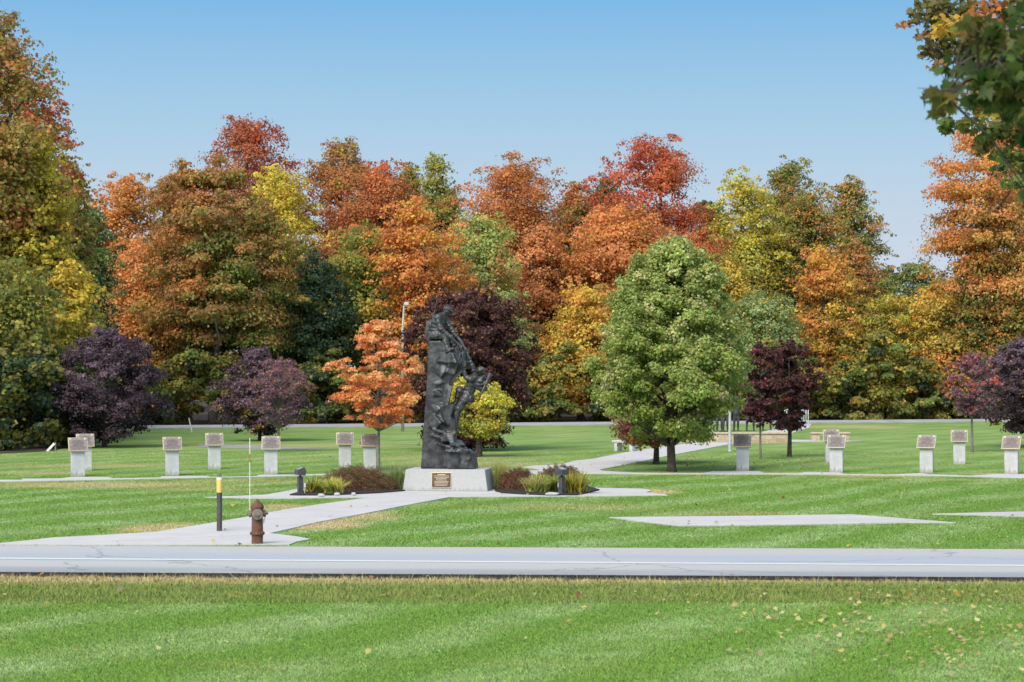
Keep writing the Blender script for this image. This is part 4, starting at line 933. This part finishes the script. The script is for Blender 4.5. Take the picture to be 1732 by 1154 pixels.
for ax, sgn in (('X', 1), ('-X', -1)):
    b = BM(); b.lathe([(.045, .06), (.048, .10), (.062, .104), (.060, .138), (.045, .145), (.022, .15), (.018, .152), (.016, .185)], 20, (0, 0, hz(869.5)), ax)
    b.build('hose_cap', M['rust_grey'] if sgn < 0 else M['rust'], hyd, smooth=True, ang=35)
b = BM(); b.tube([(.13, -.04, hz(871)), (.118, -.07, hz(880)), (.105, -.07, hz(886)), (.098, -.05, hz(878))], .005, 6); b.build('chain', M['rust_grey'], hyd)

# bollard
bg_ = G(370.5, 900.4); bo = empty('bollard', (bg_.x, bg_.y+.05, .02)); s = bg_.y/FPX
tag(bo, 'slim dark bollard with a yellow top standing on the path left of the hydrant', 'bollard')
b = BM(); b.lathe([(.050, -.02), (.050, (900.4-835)*s)], 24); b.build('post', M['bollard'], bo, smooth=True, ang=35)
b = BM(); b.lathe([(.053, (900.4-835.2)*s), (.053, (900.4-814.2)*s)], 24); b.build('yellow_sleeve', M['yellow'], bo, smooth=True, ang=35)
b = BM(); b.lathe([(.054, (900.4-814.2)*s), (.054, (900.4-810.6)*s), (.045, (900.4-810)*s)], 24); b.build('reflective_cap', M['white'], bo, smooth=True, ang=35)
b = BM()
for dx in (-.028, .028, 0): b.lathe([(.009, 0), (.009, .05), (.013, .05), (.013, .065)], 8, (dx, .01*(dx == 0), (900.4-810.2)*s))
b.build('spikes', M['rust_grey'], bo)

# red and white marker rod
mk = G(422.6, 870); rod = empty('marker_rod', (mk.x, mk.y, 0)); s = mk.y/FPX
tag(rod, 'thin red and white marker rod standing in the grass behind the hydrant', 'marker rod')
for a, c_, mm in ((870, 782, 'white'), (782, 768, 'red'), (768, 741, 'white'), (741, 728, 'red')):
    b = BM(); b.lathe([(.0085, (870-a)*s-(.05 if a == 870 else 0)), (.0085, (870-c_)*s)], 8); b.build('white_section' if mm == 'white' else 'red_section', M[mm], rod)

# garden floodlights
def flood(px, py, yaw, sx_, lab):
    g_ = G(px, py); t = empty('garden_floodlight', (g_.x, g_.y+.05, .04), yaw); s = g_.y/FPX
    tag(t, lab, 'floodlight', 'floodlights in the flower beds')
    b = BM(); b.box((0, 0, .19), (.115, .115, .44), bev=.008); b.build('post', M['dark_metal'], t)
    b = BM(); b.tube([(0, 0, .40), (0, 0, .47)], .03, 10); b.build('swivel', M['dark_metal'], t)
    b = BM(); b.prism([(-.11, -.07), (.09, -.09), (.12, .03), (.06, .11), (-.10, .05)], -.12, .12); b.b.transform(Matrix.Translation((0, 0, .52)) @ Matrix.Rotation(math.radians(0), 4, 'Y'))
    h = b.build('lamp_head', M['dark_metal'], t)
    b = BM(); b.box((.0, 0, .0), (.13, .18, .008)); b.b.transform(Matrix.Translation((-.018, 0, .602)) @ Matrix.Rotation(math.radians(-20.5), 4, 'Y')); b.build('lens', M['glass'], h)
    b = BM(); b.box((sx_*.098, -.03, .20), (.05, .05, .11), bev=.006); b.box((sx_*.098, -.03, .07), (.015, .015, .2)); b.build('outlet_box', M['white'], t)
    return t
flood(507.5, 838, math.radians(25), 1, 'dark floodlight post in the left flower bed, beside the yellow grass tufts')
flood(950, 838, math.radians(-40+180), 1, 'dark floodlight post in the right flower bed, between the daylily clumps')

# ------------------------------------------------------------------ shrubs, lilies, ornamental grass
def shrub(px, py, hw, top, cols, seed, lab):
    g_ = G(px, py); s = g_.y/FPX; R = np.random.default_rng(seed); t = empty('spirea_shrub', (g_.x, g_.y, .03)); tag(t, lab, 'shrub', 'brown shrubs in the flower beds')
    W, H = hw*s*1.2, (py-top)*s*1.08; n = 30000; d = R.normal(size=(n, 3)); d[:, 2] = np.abs(d[:, 2]); d /= np.linalg.norm(d, axis=1, keepdims=True)
    q_ = R.uniform(.35, 1, n)**.5*(1+.09*np.sin(d[:, 0]*9+seed)*np.sin(d[:, 1]*8)+.07*np.sin(d[:, 0]*23+d[:, 2]*19)+R.normal(0, .03, n))
    P = d*q_[:, None]*np.array([W, W*.7, H]); k = R.uniform(size=n)
    cl = np.sin(P[:, 0]*9+seed)*np.sin(P[:, 2]*13+P[:, 1]*7)+R.normal(0, .5, n)
    C = np.where((cl > .55)[:, None], pal(cols[1]), pal(cols[0]))*1.45*np.exp(R.normal(0, .3, n))[:, None]
    V, F, C4 = leaves(R, P, d*.6+R.normal(0, .5, (n, 3))+np.array([0, 0, .4]), .034, C, .4); g = NP(); g.add(V, F, C4); g.build('foliage', M['leaf'], t)
    b = BM(); rr = random.Random(seed)
    for _ in range(60):
        a = rr.uniform(0, 2*PI); el_ = rr.uniform(.3, 1.5); e_ = Vector((math.cos(a)*math.cos(el_)*W, math.sin(a)*math.cos(el_)*W*.7, math.sin(el_)*H))*rr.uniform(.9, 1.04)
        b.tube([(e_.x*.1, e_.y*.1, 0), e_*.55+Vector((0, 0, .03)), e_], [.009, .005, .002], 4, cap=False)
    b.build('stems', M['bark_dark'], t)
shrub(603, 831, 56, 793, ((.17, .095, .055), (.16, .14, .05)), 51, 'widest reddish brown mounded shrub, in the left bed')
shrub(877, 830, 29, 798, ((.19, .095, .06), (.16, .11, .05)), 52, 'small reddish brown shrub next to the granite base in the right bed')
shrub(948, 827, 38, 792, ((.17, .095, .055), (.16, .13, .05)), 53, 'brown shrub behind the right floodlight')
def tuft(nm, px, py, hw, top, cols, n, seed, lab, cat, grp, wd=.034, droop=.5):
    g_ = G(px, py); s = g_.y/FPX; R = np.random.default_rng(seed); W, H = hw*s*1.2, (py-top)*s*1.08; g = NP(); segs = 5; n = int(n*1.5)
    az = R.uniform(0, 2*PI, n); ln = R.uniform(.55, 1.05, n); sp_ = R.uniform(.05, 1, n)**.8
    bx = R.normal(0, W*.22, n); by = R.normal(0, W*.15, n)
    ts = np.linspace(0, 1, segs+1); rows = []
    for t_ in ts:
        r = 1.45*W*sp_*t_*(.6+.4*t_)*ln; z = .95*H*ln*(t_*1.25-droop*sp_*t_**2.4)*1.05; w_ = wd*(1-t_)**.6+.001
        c = np.stack([r*np.cos(az)+bx, r*np.sin(az)+by, np.maximum(z, 0)], 1)
        sd = np.stack([-np.sin(az), np.cos(az), np.zeros(n)], 1)*w_/1.0
        rows.append((c-sd/2, c+sd/2))
    V = np.concatenate([np.stack([a, b_], 1) for a, b_ in rows], 1)        # n, 2*(segs+1), 3
    k = 2*(segs+1); F = np.concatenate([np.arange(n)[:, None]*k+np.array([[2*i, 2*i+1, 2*i+3, 2*i+2]]) for i in range(segs)])
    C = np.array([pal(c) for c in cols])[R.integers(0, len(cols), n)]*R.uniform(1.0, 1.6, n)[:, None]
    g.add(V.reshape(-1, 3), F, np.repeat(C, k, axis=0)); o = g.build(nm, M['leaf']); o.location = (g_.x, g_.y, .04)
    tag(o, lab, cat, grp); return o
LG = ['yellow', 'lime', (.22, .33, .05), (.5, .42, .12), 'lgreen']
tuft('daylily', 531, 835, 19, 812, ['lgreen', 'green', 'lime', 'gold'], 170, 61, 'green daylily clump right beside the left floodlight', 'plant', 'daylily clumps')
tuft('daylily', 563, 837, 24, 813, ['yellow', 'lime', (.6, .55, .2), 'lgreen'], 240, 62, 'yellow daylily clump before the widest brown shrub', 'plant', 'daylily clumps')
tuft('daylily', 911, 835, 25, 808, ['lime', 'lime', 'pale', (.62, .45, .2), 'lgreen'], 240, 63, 'straw and orange daylily clump in the right bed', 'plant', 'daylily clumps')
tuft('daylily', 940, 834, 18, 806, ['lime', 'lgreen', 'lgreen'], 150, 64, 'small green daylily clump touching the right floodlight on its left', 'plant', 'daylily clumps')
tuft('daylily', 972, 836, 28, 803, ['lgreen', 'lime', 'gold', 'green', (.45, .4, .08)], 300, 65, 'largest green gold daylily clump at the right end of the right bed', 'plant', 'daylily clumps')
tuft('ornamental_grass', 670, 829, 22, 797, ['sage', 'pale', 'green', 'lgreen'], 420, 66, 'soft grey green ornamental grass left of the granite base', 'grass clump', 'ornamental grasses', .014, .2)
tuft('ornamental_grass', 846, 829, 17, 792, ['sage', 'pale', 'gold', 'lgreen'], 340, 67, 'upright straw green ornamental grass right of the granite base', 'grass clump', 'ornamental grasses', .014, .2)
for i, (px, py, w_, lab) in enumerate(((570, 836.8, .075, 'white edging stone under the yellow daylily'), (543, 838.6, .09, 'flat white stone at the front of the left bed'), (598, 836.6, .06, 'small pale stone before the widest shrub'),
                                       (934, 836.2, .17, 'large flat white stone left of the right floodlight'))):
    g_ = G(px, py, .05); b = BM(); rk = random.Random(i); b.ball((0, 0, .01), (w_, w_*.6, .045), 2)
    for v_ in b.b.verts: v_.co *= rk.uniform(.86, 1.1)
    o = b.build('stone', M['stone_white'], smooth=True); o.location = (g_.x, g_.y, .05); tag(o, lab, 'stone', 'pale stones in the flower beds')

# ------------------------------------------------------------------ far furniture
# street lamp
D = 112.0; t = empty('street_lamp', (X_of(681, D), D, 0)); tag(t, 'white street lamp with a short curved arm rising behind the orange maple', 'street lamp')
zt = Z_of(515, D); b = BM(); b.tube([(0, 0, 0), (0, 0, zt-1.2), (.04, 0, zt-.6), (.07, 0, zt-.1), (.15, 0, zt+.02)], [.085, .06, .05, .045, .04], 12); b.build('pole', M['lamp_white'], t, smooth=True)
b = BM(); b.box((.20, 0, zt+.04), (.28, .24, .16), taper=.75, bev=.02); b.build('lamp_head', M['lamp_white'], t)
# tall pale post in front of the stone wall
g_ = G(1234.5, 764); t = empty('flag_pole', (g_.x, g_.y, 0)); t.name = 'lamp_post'; tag(t, 'pale grey tapered post rising into the green maple in front of the stone wall', 'post')
b = BM(); b.lathe([(.062, -.05), (.058, .6), (.052, 1.2), (.046, 2.1)], 16); b.build('pole', M['lamp_white'], t, smooth=True, ang=40)
b = BM(); b.lathe([(.075, 0), (.075, .03), (.06, .05)], 16); b.build('foot', M['lamp_white'], t)
# stone wall with cap (random rubble courses are geometry)
def sandstone():
    m, nt, bs = newmat('sandstone'); v = objc(nt); mp = mapv(nt, v, (3.2, 3.2, 6.5))
    vo = N(nt, 'ShaderNodeTexVoronoi', feature='F1', distance='CHEBYCHEV'); nt.links.new(mp, vo.inputs['Vector']); vo.inputs['Scale'].default_value = 1
    ve = N(nt, 'ShaderNodeTexVoronoi', feature='F2', distance='CHEBYCHEV'); nt.links.new(mp, ve.inputs['Vector']); ve.inputs['Scale'].default_value = 1
    sp = N(nt, 'ShaderNodeSeparateColor'); nt.links.new(vo.outputs['Color'], sp.inputs[0])
    c = mixc(nt, sp.outputs[0], (.36, .25, .15), (.58, .47, .33)); c = mixc(nt, math_(nt, 'MULTIPLY', sp.outputs[1], .5), c, (.55, .50, .44))
    gap = smooth(nt, math_(nt, 'SUBTRACT', ve.outputs['Distance'], vo.outputs['Distance']), .0, .08, 1, 0)
    c = mixc(nt, math_(nt, 'MULTIPLY', gap, .6), c, (.24, .19, .14)); nt.links.new(c, bs.inputs['Base Color']); bs.inputs['Roughness'].default_value = .9
    bump(nt, noise(nt, v, 20), bs, .5, .02); return m
M['sand'] = sandstone(); M['cap'] = simple('sandstone_cap', (.44, .36, .24), (.56, .48, .36), 5, .85)
a_, c_ = G(1052, 749.5), G(1332, 748.0)
t = empty('stone_wall', ((a_.x+c_.x)/2, a_.y, 0)); tag(t, 'low tan sandstone retaining wall with a smooth cap behind the green maple', 'wall')
Lw = c_.x-a_.x; b = BM(); b.box((0, .2, .19), (Lw, .40, .40), bev=.01); b.build('masonry', M['sand'], t)
b = BM(); b.box((0, .2, .425), (Lw+.08, .50, .065), bev=.01); b.build('cap', M['cap'], t)
# stone bench at right
a_ = G(1405, 746.5); t = empty('stone_bench', (a_.x, a_.y, 0)); tag(t, 'tan sandstone bench with a flat top behind the two overlapping pedestals', 'bench')
for dx in (-.66, .66):
    b = BM(); b.box((dx, .2, .16), (.36, .36, .34), bev=.012); b.build('support', M['sand'], t)
b = BM(); b.box((0, .2, .365), (1.74, .48, .07), bev=.012); b.build('seat', M['cap'], t)
# dark bag/rock shape under the bench is shade only; grey granite bench by the path
a_ = G(1056, 764); t = empty('granite_bench', (a_.x, a_.y, 0), math.radians(-35)); tag(t, 'small grey granite bench beside the path left of the green maple', 'bench')
for dx in (-.34, .34):
    b = BM(); b.box((dx, .1, .17), (.14, .36, .34), bev=.01); b.build('support', M['ped'], t)
b = BM(); b.box((0, .1, .385), (1.0, .42, .09), bev=.012); b.build('seat', M['ped'], t)
# handrails at the crossing
def rail(px0, px1, py, lab):
    a_, c_ = G(px0, py), G(px1, py-1.5); t = empty('handrail', (a_.x, a_.y, 0)); tag(t, lab, 'handrail', 'white handrails where the path meets the far road')
    v_ = c_-a_
    for k in range(4):
        b = BM(); p = v_*(k/3); b.tube([p, p+Vector((0, 0, .95))], .025, 8); b.build('post', M['white'], t, smooth=True)
    for hh in (.95, .55):
        b = BM(); b.tube([Vector((0, 0, hh)), v_+Vector((0, 0, hh+.1))], .022, 8); b.build('rail', M['white'], t, smooth=True)
rail(1327, 1338, 723, 'left white handrail at the far crossing, seen through the maroon tree'); rail(1356, 1367, 722, 'right white handrail at the far crossing, standing clear of the trees')
# leaning stake, white board at the left woods
a_ = G(325, 731.5); b = BM(); b.tube([(0, 0, -.05), (-.17, 0, .74)], [.028, .028], 6); o = b.build('marker_stake', M['white']); o.location = a_; tag(o, 'leaning white stake on the grass by the far road', 'stake')
a_ = G(80, 763.5); t = empty('wooden_barrier', a_, 0); tag(t, 'weathered white board leaning on a short post at the edge of the left woods', 'barrier')
b = BM(); b.box((.13, 0, .15), (.09, .03, .42), rot=(0, .75, 0)); b.build('board', M['white'], t); b = BM(); b.box((.30, .06, .17), (.05, .05, .38)); b.build('post', M['bark_grey'], t)
# small dark sign head seen behind pedestal
a_ = G(612, 757.5, .0); t = empty('garden_floodlight', (a_.x, a_.y, 0)); tag(t, 'small dark lamp peeking out behind the pedestal at the orange maple trunk', 'floodlight')
b = BM(); b.tube([(.05, 0, 0), (.05, 0, .12)], .03, 8); b.build('post', M['dark_metal'], t); b = BM(); b.ball((0, 0, .19), (.10, .09, .10), 2); b.build('lamp_head', M['dark_metal'], t, smooth=True)

# bronze marching figures on the far plaza
def figure(px, py, lab, step, seed):
    a_ = G(px, py); t = empty('soldier_statue', (a_.x, a_.y, 0)); tag(t, lab, 'statue', 'bronze standing figures beyond the stone wall')
    b = BM(); L = b.limb
    for s_ in (-1, 1):
        kx = s_*(.10+step*.5); L((s_*.09, 0, .92), .10, (kx*.9, -.05, .50), .075); L((kx*.9, -.05, .50), .072, (kx, .03*s_, .10), .048); L((kx, .02*s_, .06), .05, (kx, -.14, .04), .04)
        L((s_*.20, 0, 1.46), .062, (s_*.29, .02, 1.16), .05); L((s_*.29, .02, 1.16), .048, (s_*.22, -.18, .98), .036); hand(b, (s_*.22, -.18, .98), (-s_*.3, -.6, .2))
    L((0, 0, .95), .155, (0, 0, 1.22), .14, 12); L((0, 0, 1.22), .15, (0, 0, 1.42), .13, 12); b.ball((0, 0, 1.45), (.21, .12, .08)); L((0, 0, 1.5), .055, (0, -.01, 1.6), .055)
    b.ball((0, -.015, 1.68), (.082, .098, .115), 3); b.ball((0, 0, 1.735), (.105, .12, .075), 3); b.ball((0, -.115, 1.67), (.016, .02, .022)); b.ball((0, .14, 1.28), (.15, .09, .2))
    b.build('body', M['bronze'], t, remesh=.025, smooth_it=1)
    b = BM(); b.box((0, 0, .012), (.6, .5, .035)); b.build('base_plate', M['bronze'], t)
figure(1217, 729.5, 'bronze soldier statue at the left end of the row beyond the wall', .05, 1); figure(1227, 730.5, 'bronze soldier statue standing close beside the leftmost one', .03, 2)
figure(1245, 729.5, 'bronze soldier statue just right of the pale post', .02, 3); figure(1269, 729.5, 'bronze soldier statue with legs apart between post and thin maroon stem', .18, 4)
figure(1297, 728.5, 'rightmost bronze soldier statue, legs apart behind the maroon trees', .22, 5)
print('objects', len(bpy.data.objects), 'polys', sum(len(m.polygons) for m in bpy.data.meshes))
